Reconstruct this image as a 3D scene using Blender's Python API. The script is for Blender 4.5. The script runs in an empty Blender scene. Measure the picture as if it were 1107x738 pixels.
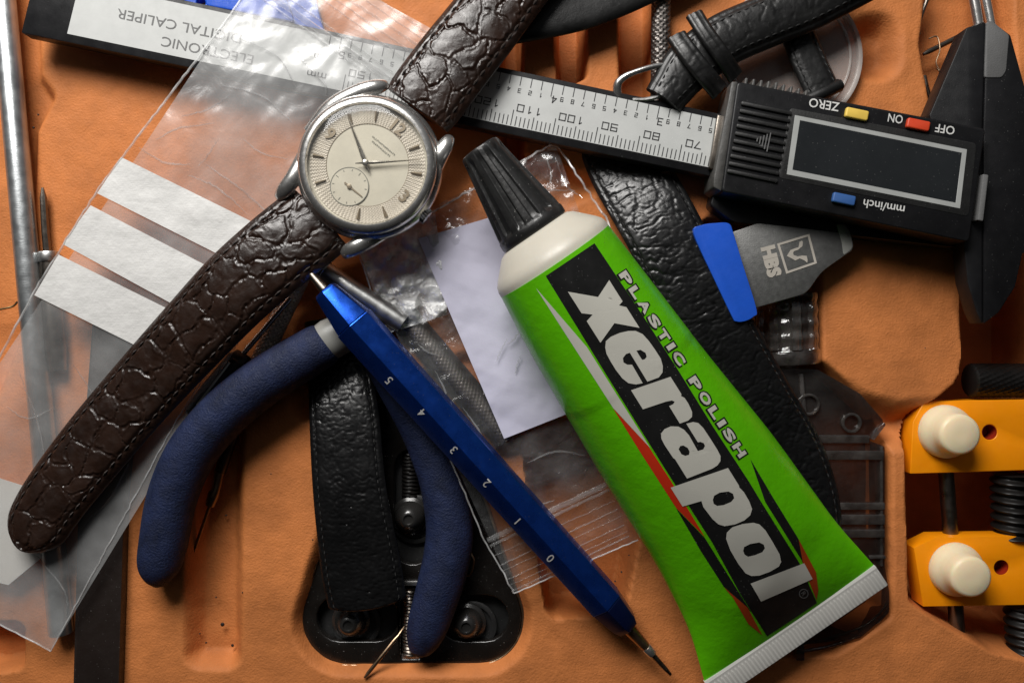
import bpy, bmesh, math, random
import numpy as np
from mathutils import Vector, Matrix
from mathutils.bvhtree import BVHTree
from mathutils.geometry import tessellate_polygon
random.seed(7); rng = np.random.default_rng(11)
SC = bpy.context.scene
COL = SC.collection
S = 0.000225            # metres per unit: the whole script is written in units of 0.225 mm
D = 880.0               # camera height over the tray in units
CX, CY = 553.5, 369.0

# ------------------------------------------------------------------ camera, light, exposure
cam_d = bpy.data.cameras.new('camera'); cam = bpy.data.objects.new('camera', cam_d); COL.objects.link(cam)
cam.location = (0, 0, D*S); cam_d.sensor_width = 36; cam_d.lens = 36*D/1107.0
cam_d.clip_start = 0.005; cam_d.clip_end = 50
SC.camera = cam
SC.view_settings.view_transform = 'Standard'; SC.view_settings.look = 'None'
SC.view_settings.exposure = 0.0; SC.view_settings.gamma = 1.0
SC.cycles.transparent_max_bounces = 32; SC.cycles.max_bounces = 10

world = bpy.data.worlds.new('World'); SC.world = world; world.use_nodes = True
def build_world():
    nt = world.node_tree; N = nt.nodes; L = nt.links; N.clear()
    out = N.new('ShaderNodeOutputWorld'); bg = N.new('ShaderNodeBackground')
    tc = N.new('ShaderNodeTexCoord'); dot = N.new('ShaderNodeVectorMath'); dot.operation = 'DOT_PRODUCT'
    v = Vector((0.0, 0.82, 0.57)).normalized(); dot.inputs[1].default_value = v
    ramp = N.new('ShaderNodeValToRGB')
    e = ramp.color_ramp.elements
    e[0].position = 0.40; e[0].color = (0.012, 0.0115, 0.011, 1)
    e[1].position = 1.0; e[1].color = (0.85, 0.87, 0.90, 1)
    L.new(tc.outputs['Generated'], dot.inputs[0]); L.new(dot.outputs['Value'], ramp.inputs[0])
    L.new(ramp.outputs[0], bg.inputs[0]); bg.inputs[1].default_value = 0.17
    L.new(bg.outputs[0], out.inputs[0])
build_world()

def area(name, loc, target, size, power, color):
    d = bpy.data.lights.new(name, 'AREA'); d.shape = 'RECTANGLE'; d.size, d.size_y = size
    d.energy = power; d.color = color
    o = bpy.data.objects.new(name, d); COL.objects.link(o); o.location = loc
    o.rotation_euler = (Vector(target)-Vector(loc)).to_track_quat('-Z', 'Y').to_euler()
    return o
area('window_light', (-0.125, 0.31, 0.285), (-0.015, 0.01, 0), (0.25, 0.19), 2.75, (1.0, 0.975, 0.94))

# ------------------------------------------------------------------ mapping helpers
def W(px, py, z=0.0):
    k = (D-z)/D
    return np.array([(px-CX)*k, (CY-py)*k, z], float)
def kz(z): return (D-z)/D
def nrm(v):
    v = np.asarray(v, float); return v/np.linalg.norm(v)

# ------------------------------------------------------------------ materials
def mat(name, col, rough=0.5, metal=0.0, bump=None, bump2=None, var=0.12, varscale=40, spec=0.5, rvar=0.08,
        specks=0.0, coat=0.0, sss=0.0, aniso=None, emit=None):
    m = bpy.data.materials.new(name); m.use_nodes = True
    nt = m.node_tree; N = nt.nodes; L = nt.links
    b = N['Principled BSDF']
    tc = N.new('ShaderNodeTexCoord'); mp = N.new('ShaderNodeVectorMath'); mp.operation = 'SCALE'
    mp.inputs['Scale'].default_value = 1.0/S
    L.new(tc.outputs['Object'], mp.inputs[0])
    P = mp.outputs[0]
    def noise(size, detail=4, rough_=0.6):
        n = N.new('ShaderNodeTexNoise'); n.inputs['Scale'].default_value = 1.0/size
        n.inputs['Detail'].default_value = detail; n.inputs['Roughness'].default_value = rough_
        L.new(P, n.inputs['Vector']); return n
    n0 = noise(varscale)
    mix = N.new('ShaderNodeMix'); mix.data_type = 'RGBA'
    c = np.array(col)
    mix.inputs[6].default_value = (*np.clip(c*(1-var), 0, 1), 1)
    mix.inputs[7].default_value = (*np.clip(c*(1+var), 0, 1), 1)
    r = N.new('ShaderNodeMapRange'); r.inputs[1].default_value = 0.3; r.inputs[2].default_value = 0.7
    L.new(n0.outputs[0], r.inputs[0]); L.new(r.outputs[0], mix.inputs[0])
    colout = mix.outputs[2]
    if specks:
        ns = noise(1.6, 1, 0.4); rs = N.new('ShaderNodeMapRange')
        rs.inputs[1].default_value = 0.745; rs.inputs[2].default_value = 0.80
        L.new(ns.outputs[0], rs.inputs[0])
        ml = N.new('ShaderNodeMath'); ml.operation = 'MULTIPLY'; ml.inputs[1].default_value = specks
        L.new(rs.outputs[0], ml.inputs[0])
        m2 = N.new('ShaderNodeMix'); m2.data_type = 'RGBA'; m2.inputs[7].default_value = (0.45, 0.44, 0.42, 1)
        L.new(ml.outputs[0], m2.inputs[0]); L.new(colout, m2.inputs[6]); colout = m2.outputs[2]
    L.new(colout, b.inputs['Base Color'])
    rr = N.new('ShaderNodeMapRange'); rr.inputs[1].default_value = 0.3; rr.inputs[2].default_value = 0.7
    rr.inputs[3].default_value = max(0.02, rough-rvar); rr.inputs[4].default_value = min(1, rough+rvar)
    n1 = noise(varscale*0.35); L.new(n1.outputs[0], rr.inputs[0]); L.new(rr.outputs[0], b.inputs['Roughness'])
    b.inputs['Metallic'].default_value = metal
    b.inputs['Specular IOR Level'].default_value = spec
    b.inputs['Coat Weight'].default_value = coat
    if sss:
        b.inputs['Subsurface Weight'].default_value = sss
        b.inputs['Subsurface Radius'].default_value = (1, 0.6, 0.4)
        b.inputs['Subsurface Scale'].default_value = 10*S
    prev = None
    for bp in (bump, bump2):
        if not bp: continue
        kind, size, dist = bp[0], bp[1], bp[2]
        if kind == 'noise':
            n = noise(size, 5, 0.6); h = n.outputs[0]
        elif kind == 'voronoi':
            n = N.new('ShaderNodeTexVoronoi'); n.feature = 'DISTANCE_TO_EDGE'; n.inputs['Scale'].default_value = 1.0/size
            wn = noise(size*1.5, 2); wa = N.new('ShaderNodeVectorMath'); wa.operation = 'MULTIPLY_ADD'
            wa.inputs[1].default_value = (size*0.9,)*3
            L.new(wn.outputs['Color'], wa.inputs[0]); L.new(P, wa.inputs[2]); L.new(wa.outputs[0], n.inputs['Vector'])
            h = n.outputs['Distance']
            rm = N.new('ShaderNodeMapRange'); rm.inputs[2].default_value = 0.25; L.new(h, rm.inputs[0]); h = rm.outputs[0]
        elif kind == 'streak':
            mp2 = N.new('ShaderNodeMapping'); mp2.inputs['Rotation'].default_value = (0, 0, bp[3])
            mp2.inputs['Scale'].default_value = (1.0/(size*18), 1.0/size, 1.0/size)
            L.new(P, mp2.inputs[0]); n = N.new('ShaderNodeTexNoise'); n.inputs['Scale'].default_value = 1.0
            n.inputs['Detail'].default_value = 3; L.new(mp2.outputs[0], n.inputs['Vector']); h = n.outputs[0]
        bn = N.new('ShaderNodeBump'); bn.inputs['Distance'].default_value = dist*S; bn.inputs['Strength'].default_value = 1.0
        L.new(h, bn.inputs['Height'])
        if prev: L.new(prev.outputs[0], bn.inputs['Normal'])
        prev = bn
    if prev: L.new(prev.outputs[0], b.inputs['Normal'])
    return m

def clear(name, tint=(0.97, 0.97, 0.97), haze=0.08, hazecol=(0.85, 0.86, 0.86), rough=0.12, ior=1.45, gl=1.0, bump=None, hazescale=60, hazevar=0.6):
    """thin clear plastic: see-through, a little milky, with a sheen"""
    m = bpy.data.materials.new(name); m.use_nodes = True
    nt = m.node_tree; N = nt.nodes; L = nt.links; N.clear()
    out = N.new('ShaderNodeOutputMaterial')
    tr = N.new('ShaderNodeBsdfTransparent'); tr.inputs[0].default_value = (*tint, 1)
    df = N.new('ShaderNodeBsdfDiffuse'); df.inputs[0].default_value = (*hazecol, 1)
    gs = N.new('ShaderNodeBsdfGlossy'); gs.inputs['Roughness'].default_value = rough
    m1 = N.new('ShaderNodeMixShader'); m2 = N.new('ShaderNodeMixShader')
    tc = N.new('ShaderNodeTexCoord'); n = N.new('ShaderNodeTexNoise'); n.inputs['Scale'].default_value = 1/(hazescale*S)
    n.inputs['Detail'].default_value = 4; L.new(tc.outputs['Object'], n.inputs['Vector'])
    r = N.new('ShaderNodeMapRange'); r.inputs[1].default_value = 0.3; r.inputs[2].default_value = 0.75
    r.inputs[3].default_value = haze*(1-hazevar); r.inputs[4].default_value = haze*(1+hazevar)
    L.new(n.outputs[0], r.inputs[0]); L.new(r.outputs[0], m1.inputs[0])
    L.new(tr.outputs[0], m1.inputs[1]); L.new(df.outputs[0], m1.inputs[2])
    fr = N.new('ShaderNodeLayerWeight'); fr.inputs[0].default_value = 0.5
    pw = N.new('ShaderNodeMath'); pw.operation = 'POWER'; pw.inputs[1].default_value = 4.0; L.new(fr.outputs['Facing'], pw.inputs[0])
    ad = N.new('ShaderNodeMath'); ad.operation = 'MULTIPLY_ADD'; ad.inputs[1].default_value = 0.9; ad.inputs[2].default_value = 0.04; L.new(pw.outputs[0], ad.inputs[0])
    ml = N.new('ShaderNodeMath'); ml.operation = 'MULTIPLY'; ml.inputs[1].default_value = gl; ml.use_clamp = True
    L.new(ad.outputs[0], ml.inputs[0]); L.new(ml.outputs[0], m2.inputs[0])
    L.new(m1.outputs[0], m2.inputs[1]); L.new(gs.outputs[0], m2.inputs[2]); L.new(m2.outputs[0], out.inputs[0])
    if bump:
        nb = N.new('ShaderNodeTexNoise'); nb.inputs['Scale'].default_value = 1/(bump[0]*S); nb.inputs['Detail'].default_value = 5
        nb.inputs['Distortion'].default_value = 1.2
        L.new(tc.outputs['Object'], nb.inputs['Vector'])
        bn = N.new('ShaderNodeBump'); bn.inputs['Distance'].default_value = bump[1]*S; L.new(nb.outputs[0], bn.inputs['Height'])
        L.new(bn.outputs[0], gs.inputs['Normal']); L.new(bn.outputs[0], fr.inputs['Normal']); L.new(bn.outputs[0], df.inputs['Normal'])
    return m

M = {}
M['tray'] = mat('orange_flocked_plastic', (0.545, 0.184, 0.053), 0.64, bump=('noise', 2.4, 0.75), bump2=('noise', 30, 1.6), var=0.20, varscale=55, spec=0.25)
M['black'] = mat('black_plastic', (0.008, 0.008, 0.009), 0.42, bump=('noise', 1.6, 0.10), specks=0.16, var=0.2, spec=0.32)
M['black_rough'] = mat('black_moulded_plastic', (0.014, 0.014, 0.014), 0.5, bump=('noise', 2.2, 0.25), specks=0.35, var=0.2)
M['black_gloss'] = mat('black_oxide_metal', (0.009, 0.0075, 0.0065), 0.24, metal=0.0, specks=0.35, spec=0.7, bump=('noise', 3, 0.12))
M['bar'] = mat('dark_brown_steel', (0.020, 0.014, 0.012), 0.42, specks=0.35, bump=('noise', 4, 0.2))
M['graytab'] = mat('grey_moulded_plastic', (0.13, 0.13, 0.13), 0.55, bump=('noise', 1.6, 0.3))
M['dark_grey'] = mat('worn_dark_grey_plastic', (0.055, 0.053, 0.05), 0.5, bump=('noise', 1.6, 0.3), var=0.35, varscale=9)
M['sticker'] = mat('silver_scale_foil', (0.475, 0.485, 0.475), 0.55, metal=0.0, bump=('noise', 1.3, 0.05), var=0.05, varscale=20)
M['ink'] = mat('black_ink', (0.03, 0.03, 0.032), 0.6)
M['ink_grey'] = mat('grey_ink', (0.12, 0.12, 0.12), 0.6)
M['white_ink'] = mat('white_ink', (0.62, 0.62, 0.60), 0.6)
M['display'] = mat('dark_display_glass', (0.016, 0.018, 0.020), 0.22, rvar=0.1, varscale=50, specks=0.3, spec=0.4)
M['frame'] = mat('grey_printed_frame', (0.36, 0.37, 0.36), 0.5)
M['yellow'] = mat('yellow_rubber', (0.75, 0.52, 0.09), 0.55)
M['red'] = mat('red_rubber', (0.62, 0.055, 0.015), 0.5)
M['blue_btn'] = mat('blue_rubber', (0.030, 0.10, 0.30), 0.5)
M['steel'] = mat('polished_steel', (0.66, 0.65, 0.63), 0.24, metal=0.92, var=0.04, varscale=12, rvar=0.04)
M['steel_dull'] = mat('dull_steel', (0.50, 0.50, 0.49), 0.36, metal=1.0, bump=('noise', 3, 0.12), var=0.12)
M['steel_dark'] = mat('dark_steel', (0.20, 0.175, 0.15), 0.34, metal=1.0, bump=('noise', 3, 0.1))
M['rod'] = mat('zinc_rod', (0.40, 0.42, 0.43), 0.36, metal=0.85, bump=('streak', 1.6, 0.12, 1.5), var=0.2, varscale=25)
M['brass'] = mat('tarnished_bronze', (0.48, 0.33, 0.21), 0.34, metal=1.0, bump=('noise', 3, 0.1))
M['knurl'] = mat('knurled_nickel', (0.50, 0.43, 0.37), 0.45, metal=0.4)
M['knurl_dark'] = mat('knurled_dark_steel', (0.17, 0.155, 0.145), 0.5, metal=1.0)
M['dial'] = mat('cream_dial', (0.58, 0.545, 0.45), 0.5, var=0.07, varscale=25, spec=0.3)
M['dial_ring'] = mat('textured_cream_ring', (0.57, 0.52, 0.44), 0.5, var=0.1, varscale=12)
M['dial_mark'] = mat('aged_gilt_marks', (0.27, 0.22, 0.155), 0.4, metal=0.4)
M['dial_print'] = mat('faded_grey_print', (0.20, 0.20, 0.17), 0.6)
M['hand'] = mat('silver_hand', (0.55, 0.52, 0.46), 0.25, metal=0.9)
M['croc'] = mat('brown_crocodile_leather', (0.0185, 0.0092, 0.0062), 0.33, bump=('noise', 2.2, 0.22), var=0.35, varscale=30, spec=0.55, rvar=0.12)
M['stitch_brown'] = mat('dark_brown_thread', (0.022, 0.014, 0.011), 0.75)
M['leather'] = mat('black_grained_leather', (0.0060, 0.0060, 0.0063), 0.32, bump=('noise', 1.6, 0.12), var=0.25, spec=0.5, rvar=0.1)
M['leather_smooth'] = mat('black_smooth_leather', (0.0060, 0.0060, 0.0060), 0.40, bump=('noise', 9, 0.3), bump2=('noise', 2, 0.12), var=0.25, spec=0.5, specks=0.12)
M['stitch_black'] = mat('black_thread', (0.010, 0.010, 0.010), 0.75)
M['foam'] = mat('navy_foam_grip', (0.010, 0.0165, 0.050), 0.62, bump=('noise', 2.2, 1.3), bump2=('noise', 9, 0.5), var=0.4, varscale=22, rvar=0.16, spec=0.3)
M['sleeve'] = mat('grey_plastic_sleeve', (0.24, 0.24, 0.225), 0.36, spec=0.5)
M['anod'] = mat('blue_anodised_metal', (0.012, 0.075, 0.46), 0.29, metal=0.9, specks=0.35, bump=('noise', 2, 0.05), var=0.12)
M['anod_dark'] = mat('dark_blue_anodised_metal', (0.010, 0.020, 0.10), 0.32, metal=0.75, specks=0.15)
M['blue_plastic'] = mat('bright_blue_plastic', (0.014, 0.085, 0.52), 0.30, spec=0.5, bump=('noise', 5, 0.15), var=0.08)
M['blade'] = mat('grey_blasted_steel', (0.20, 0.20, 0.195), 0.5, metal=0.75, bump=('noise', 1.5, 0.18), var=0.12, varscale=14, specks=0.35)
M['etch'] = mat('etched_beige_mark', (0.42, 0.385, 0.34), 0.6)
M['green'] = mat('green_tube_laminate', (0.100, 0.455, 0.003), 0.30, var=0.04, varscale=60, spec=0.42, rvar=0.06, bump=('noise', 22, 0.9))
M['label_black'] = mat('label_black', (0.010, 0.010, 0.010), 0.36, spec=0.45, specks=0.3)
M['label_white'] = mat('label_warm_white', (0.52, 0.51, 0.455), 0.40, var=0.03)
M['label_red'] = mat('label_red', (0.52, 0.028, 0.008), 0.38, var=0.05)
M['label_orange'] = mat('label_rust_orange', (0.34, 0.045, 0.008), 0.38, var=0.05)
M['shoulder'] = mat('ivory_plastic', (0.50, 0.47, 0.40), 0.42, var=0.03, sss=0.1, bump=('noise', 3, 0.06))
M['cap'] = mat('black_cap_plastic', (0.014, 0.014, 0.014), 0.34, bump=('noise', 5, 0.35), specks=0.7, spec=0.55)
M['crimp'] = mat('grey_crimped_seal', (0.50, 0.49, 0.46), 0.42, var=0.06)
M['paper'] = mat('white_paper', (0.51, 0.50, 0.61), 0.75, bump=('noise', 3, 0.12), var=0.03, spec=0.2)
M['paper_in'] = mat('off_white_card', (0.66, 0.64, 0.60), 0.75, var=0.03, spec=0.2)
M['stripe'] = mat('white_write_on_strip', (0.64, 0.635, 0.62), 0.55, bump=('streak', 1.3, 0.12, -0.1), bump2=('noise', 30, 2.0), var=0.04, varscale=20)
M['film'] = clear('clear_bag_film', haze=0.115, rough=0.20, gl=1.05, bump=(60, 0.9), hazescale=70)
M['film2'] = clear('crumpled_bag_film', haze=0.03, rough=0.15, gl=1.0, bump=(16, 2.2), hazescale=40, hazevar=0.8)
M['film3'] = clear('painted_glare_film', haze=0.34, rough=0.2, gl=2.4, bump=(15, 4.0), hazescale=26, hazevar=0.9)  # diffuse milkiness and extra gloss stand for white glare on the bag
M['crease'] = clear('bag_crease_glint', haze=0.10, rough=0.14, gl=2.2, hazescale=20)
M['seam'] = clear('bag_seam', haze=0.30, rough=0.25, gl=1.5, hazescale=15)
M['zip'] = clear('bag_zip_ridge', haze=0.06, rough=0.16, gl=1.4, hazescale=30)
M['smoke'] = clear('smoky_clear_plastic', tint=(0.52, 0.46, 0.42), haze=0.022, hazecol=(0.55, 0.50, 0.46), rough=0.10, gl=1.0, bump=(10, 0.8), hazescale=30)
M['smoke_edge'] = clear('smoky_plastic_edge', tint=(0.50, 0.44, 0.40), haze=0.075, hazecol=(0.48, 0.44, 0.41), rough=0.10, gl=3.0, bump=(6, 0.6), hazescale=14)
M['disc'] = clear('milky_plastic_lid', tint=(0.9, 0.88, 0.86), haze=0.30, hazecol=(0.62, 0.57, 0.54), rough=0.25, gl=1.0, hazescale=40, hazevar=0.25)
M['disc_rim'] = clear('milky_plastic_rim', haze=0.5, hazecol=(0.7, 0.64, 0.6), rough=0.2, gl=1.2, hazescale=30, hazevar=0.2)
M['crystal'] = clear('watch_crystal', tint=(0.98, 0.975, 0.96), haze=0.03, rough=0.10, gl=0.7, hazescale=20)
M['vise'] = mat('orange_yellow_plastic', (0.95, 0.305, 0.003), 0.36, var=0.03, bump=('noise', 8, 0.15), sss=0.1)
M['hole'] = mat('red_hole_lining', (0.30, 0.018, 0.004), 0.5)
M['nylon'] = mat('white_nylon', (0.84, 0.72, 0.50), 0.40, sss=1.0, var=0.04)
M['spring'] = mat('black_spring_wire', (0.007, 0.006, 0.0055), 0.45, spec=0.3)
M['pin_metal'] = mat('dark_grey_pin_metal', (0.022, 0.021, 0.020), 0.26, spec=0.8, bump=('noise', 3, 0.08))
M['gold'] = mat('brass_wire', (0.5, 0.36, 0.18), 0.3, metal=1.0)

# ------------------------------------------------------------------ geometry helpers  (geo = (verts Nx3, faces))
def merge(*gs):
    V = []; F = []; n = 0
    for v, f in gs:
        v = np.asarray(v, float); V.append(v); F += [tuple(i+n for i in q) for q in f]; n += len(v)
    return np.concatenate(V), F
def from_bm(bm):
    bm.verts.index_update()
    v = np.array([x.co[:] for x in bm.verts]); f = [tuple(x.index for x in p.verts) for p in bm.faces]; bm.free(); return v, f
def bm_of(g):
    bm = bmesh.new(); vs = [bm.verts.new(p) for p in g[0]]
    for q in g[1]:
        try: bm.faces.new([vs[i] for i in q])
        except ValueError: pass
    bm.normal_update(); return bm
def bevel(g, off, seg=2, ang=35):
    bm = bm_of(g); bmesh.ops.remove_doubles(bm, verts=bm.verts, dist=0.02)
    bmesh.ops.recalc_face_normals(bm, faces=bm.faces)
    bmesh.ops.dissolve_limit(bm, angle_limit=0.01, verts=bm.verts, edges=bm.edges)
    es = [e for e in bm.edges if len(e.link_faces) == 2 and e.calc_face_angle(0) > math.radians(ang)]
    if es: bmesh.ops.bevel(bm, geom=es, offset=off, segments=seg, profile=0.5, affect='EDGES', clamp_overlap=True)
    return from_bm(bm)
def round_poly(pts, r, n=5):
    P = [np.asarray(p, float) for p in pts]; out = []
    for i in range(len(P)):
        a, b, c = P[i-1], P[i], P[(i+1) % len(P)]
        rr = r[i] if isinstance(r, (list, tuple)) else r
        if rr <= 0: out.append(b); continue
        u, v = nrm(a-b), nrm(c-b); d = min(rr, 0.48*np.linalg.norm(a-b), 0.48*np.linalg.norm(c-b))
        p, q = b+u*d, b+v*d
        for k in range(n+1):
            t = k/n; out.append((1-t)**2*p + 2*t*(1-t)*b + t*t*q)
    return out
def smooth_closed(pts, n=6):
    P = np.array(pts, float); out = []; m = len(P)
    for i in range(m):
        p0, p1, p2, p3 = P[i-1], P[i], P[(i+1) % m], P[(i+2) % m]
        for k in range(n):
            t = k/n
            out.append(0.5*((2*p1)+(-p0+p2)*t+(2*p0-5*p1+4*p2-p3)*t*t+(-p0+3*p1-3*p2+p3)*t**3))
    return out
def catmull(P, n=12):
    P = np.array(P, float); Q = np.vstack([2*P[0]-P[1], P, 2*P[-1]-P[-2]]); out = []
    for i in range(1, len(Q)-2):
        p0, p1, p2, p3 = Q[i-1:i+3]
        for k in range(n):
            t = k/n
            out.append(0.5*((2*p1)+(-p0+p2)*t+(2*p0-5*p1+4*p2-p3)*t*t+(-p0+3*p1-3*p2+p3)*t**3))
    out.append(P[-1]); return np.array(out)
def resample(P, step):
    P = np.array(P, float); d = np.r_[0, np.cumsum(np.linalg.norm(np.diff(P[:, :3], axis=0), axis=1))]
    n = max(2, int(d[-1]/step)+1); s = np.linspace(0, d[-1], n)
    return np.stack([np.interp(s, d, P[:, k]) for k in range(P.shape[1])], 1), s
def slab(poly, ztop, zbot, bev=0, seg=2, holes=()):
    """poly (photo pixels seen at its top height) cut out as a solid with straight sides, holes go right through"""
    loops = [list(poly)]+[list(h) for h in holes]
    loops = [[W(p[0], p[1], ztop) for p in l] for l in loops]
    fl = [p for l in loops for p in l]; n = len(fl)
    tris = tessellate_polygon([[Vector((p[0], p[1], 0)) for p in l] for l in loops])
    V = np.array(fl+[np.array([p[0], p[1], zbot]) for p in fl]); F = []
    for t in tris:
        F.append(tuple(t)); F.append(tuple(i+n for i in reversed(t)))
    o = 0
    for l in loops:
        m = len(l)
        for i in range(m):
            j = (i+1) % m; F.append((o+i, o+j, o+j+n, o+i+n))
        o += m
    bm = bm_of((V, F)); bmesh.ops.recalc_face_normals(bm, faces=bm.faces); g = from_bm(bm)
    return bevel(g, bev, seg) if bev else g
def circ(cx, cy, r, n=24, r2=None, a0=0):
    r2 = r2 or r
    return [(cx+r*math.cos(a0+2*math.pi*i/n), cy+r2*math.sin(a0+2*math.pi*i/n)) for i in range(n)]
def lathe(c, axis, prof, n=40, up=None, rad=None, caps=(1, 1)):
    """prof: (radius, height along axis); rad(theta, h, r) may change the radius"""
    a = nrm(axis); u = np.array([0, 0, 1.0]) if abs(a[2]) < 0.9 else np.array([1.0, 0, 0])
    if up is not None: u = np.asarray(up, float)
    x = nrm(np.cross(u, a)); y = np.cross(a, x); V = []; F = []
    for (r, h) in prof:
        for i in range(n):
            t = 2*math.pi*i/n; rr = rad(t, h, r) if rad else r
            V.append(np.asarray(c)+a*h+x*math.cos(t)*rr+y*math.sin(t)*rr)
    for k in range(len(prof)-1):
        for i in range(n):
            j = (i+1) % n; F.append((k*n+i, k*n+j, (k+1)*n+j, (k+1)*n+i))
    if caps[0]: F.append(tuple(reversed(range(n))))
    if caps[1]: F.append(tuple((len(prof)-1)*n+i for i in range(n)))
    return np.array(V), F
def tubepath(P, R, n=16, flat=1.0, rad=None, rot=0.0, caps=True):
    P = np.array(P, float); m = len(P); R = np.full(m, R) if np.isscalar(R) else np.array(R, float)
    T = np.gradient(P, axis=0); T /= np.linalg.norm(T, axis=1)[:, None]
    d = np.r_[0, np.cumsum(np.linalg.norm(np.diff(P, axis=0), axis=1))]
    up = np.array([0, 0, 1.0]); V = []; F = []
    side = None
    for k in range(m):
        s = np.cross(up, T[k])
        if np.linalg.norm(s) < 0.15: s = side if side is not None else np.array([1.0, 0, 0])
        s = nrm(s); side = s; v = nrm(np.cross(T[k], s))
        for i in range(n):
            t = 2*math.pi*i/n+rot; r = R[k]
            if rad: r = rad(t, d[k], r)
            V.append(P[k]+s*math.cos(t)*r+v*math.sin(t)*r*flat)
    for k in range(m-1):
        for i in range(n):
            j = (i+1) % n; F.append((k*n+i, k*n+j, (k+1)*n+j, (k+1)*n+i))
    if caps:
        F.append(tuple(reversed(range(n)))); F.append(tuple((m-1)*n+i for i in range(n)))
    return np.array(V), F
def rod(p, q, r0, r1=None, n=20, rot=0.0, ends=0.0):
    r1 = r0 if r1 is None else r1; p, q = np.asarray(p, float), np.asarray(q, float); L = np.linalg.norm(q-p); t = nrm(q-p)
    if ends:
        e = min(ends, r0*0.9, r1*0.9)
        return tubepath([p, p+t*e*0.3, p+t*e, q-t*e, q-t*e*0.3, q], [r0-e, r0-e*0.3, r0, r1, r1-e*0.3, r1-e], n, rot=rot)
    return tubepath([p, q], [r0, r1], n, rot=rot)
def grid_faces(nu, nv):
    i, j = np.meshgrid(np.arange(nu-1), np.arange(nv-1), indexing='ij'); a = (i*nv+j).ravel()
    return np.stack([a, a+nv, a+nv+1, a+1], 1).tolist()
def hash2(i, j, k):
    h = np.sin(i*127.1+j*311.7+k*74.7)*43758.5453; return h-np.floor(h)
def worley(x, y, seed=0):
    xi, yi = np.floor(x), np.floor(y); f1 = np.full(x.shape, 9.0); f2 = np.full(x.shape, 9.0)
    for a in (-1, 0, 1):
        for b in (-1, 0, 1):
            cx, cy = xi+a, yi+b
            d = np.hypot(cx+0.15+0.7*hash2(cx, cy, seed)-x, cy+0.15+0.7*hash2(cx, cy, seed+5)-y)
            n2 = np.minimum(f2, np.maximum(f1, d)); f1 = np.minimum(f1, d); f2 = n2
    return f1, f2
def vnoise(x, y, seed=0):
    xi, yi = np.floor(x), np.floor(y); u, v = x-xi, y-yi; u = u*u*(3-2*u); v = v*v*(3-2*v)
    a, b, c, d = hash2(xi, yi, seed), hash2(xi+1, yi, seed), hash2(xi, yi+1, seed), hash2(xi+1, yi+1, seed)
    return a*(1-u)*(1-v)+b*u*(1-v)+c*(1-u)*v+d*u*v
def fbm(x, y, seed=0, o=4):
    s = 0; a = 0.5
    for k in range(o): s = s+a*(vnoise(x*2**k, y*2**k, seed+k*3)-0.5); a *= 0.55
    return s
def sst(a, b, x):
    t = np.clip((x-a)/(b-a), 0, 1); return t*t*(3-2*t)

# ------------------------------------------------------------------ objects
def new_mesh(name, g, m, base, smooth):
    v = (np.asarray(g[0], float)-base)*S
    me = bpy.data.meshes.new(name); me.from_pydata(v.tolist(), [], [tuple(f) for f in g[1]])
    me.materials.append(M[m] if isinstance(m, str) else m); me.validate(); me.update()
    bm = bmesh.new(); bm.from_mesh(me); bmesh.ops.recalc_face_normals(bm, faces=bm.faces)
    bm.to_mesh(me); bm.free()
    if smooth:
        me.polygons.foreach_set('use_smooth', [True]*len(me.polygons)); me.set_sharp_from_angle(angle=math.radians(smooth))
    return me
def tag(o, label=None, cat=None, group=None, kind=None):
    if label: o['label'] = label
    if cat: o['category'] = cat
    if group: o['group'] = group
    if kind: o['kind'] = kind
def single(name, label, cat, g, m, smooth=35, group=None, kind=None):
    v = np.asarray(g[0]); base = np.array([*(0.5*(v.min(0)+v.max(0)))[:2], v[:, 2].min()])
    o = bpy.data.objects.new(name, new_mesh(name, g, m, base, smooth)); COL.objects.link(o); o.location = base*S
    tag(o, label, cat, group, kind); return o
class Thing:
    def __init__(self, name, label, cat, group=None):
        self.a = (name, label, cat, group); self.parts = []
    def add(self, name, g, m, parent=None, smooth=35, label=None):
        self.parts.append((name, g, m, parent, smooth, label)); return len(self.parts)-1
    def done(self):
        al = np.concatenate([np.asarray(p[1][0]) for p in self.parts])
        base = np.array([*(0.5*(al.min(0)+al.max(0)))[:2], al[:, 2].min()])
        e = bpy.data.objects.new(self.a[0], None); COL.objects.link(e); e.location = base*S; e.empty_display_size = 0.01
        tag(e, self.a[1], self.a[2], self.a[3]); obs = []
        for (n, g, m, par, sm, lab) in self.parts:
            o = bpy.data.objects.new(n, new_mesh(n, g, m, base, sm)); COL.objects.link(o)
            o.parent = obs[par] if par is not None else e
            if lab: o['label'] = lab
            obs.append(o)
        return e

# ------------------------------------------------------------------ lettering
_tc = {}
def glyphs(text, bold=0.0):
    """flat outline letters, height 1 = capital height, centred on the origin"""
    if (text, bold) in _tc: return _tc[(text, bold)]
    cu = bpy.data.curves.new('lettering', 'FONT'); cu.body = text; cu.size = 1.0; cu.offset = bold
    cu.resolution_u = 3; cu.fill_mode = 'FRONT'
    o = bpy.data.objects.new('lettering', cu); COL.objects.link(o)
    dg = bpy.context.evaluated_depsgraph_get(); me = bpy.data.meshes.new_from_object(o.evaluated_get(dg))
    v = np.array([x.co[:2] for x in me.vertices]); f = [tuple(p.vertices) for p in me.polygons]
    bpy.data.objects.remove(o); bpy.data.curves.remove(cu); bpy.data.meshes.remove(me)
    v[:, 0] -= 0.5*(v[:, 0].min()+v[:, 0].max()); v[:, 1] -= 0.35; v /= 0.70
    _tc[(text, bold)] = (v, f); return v, f
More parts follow.
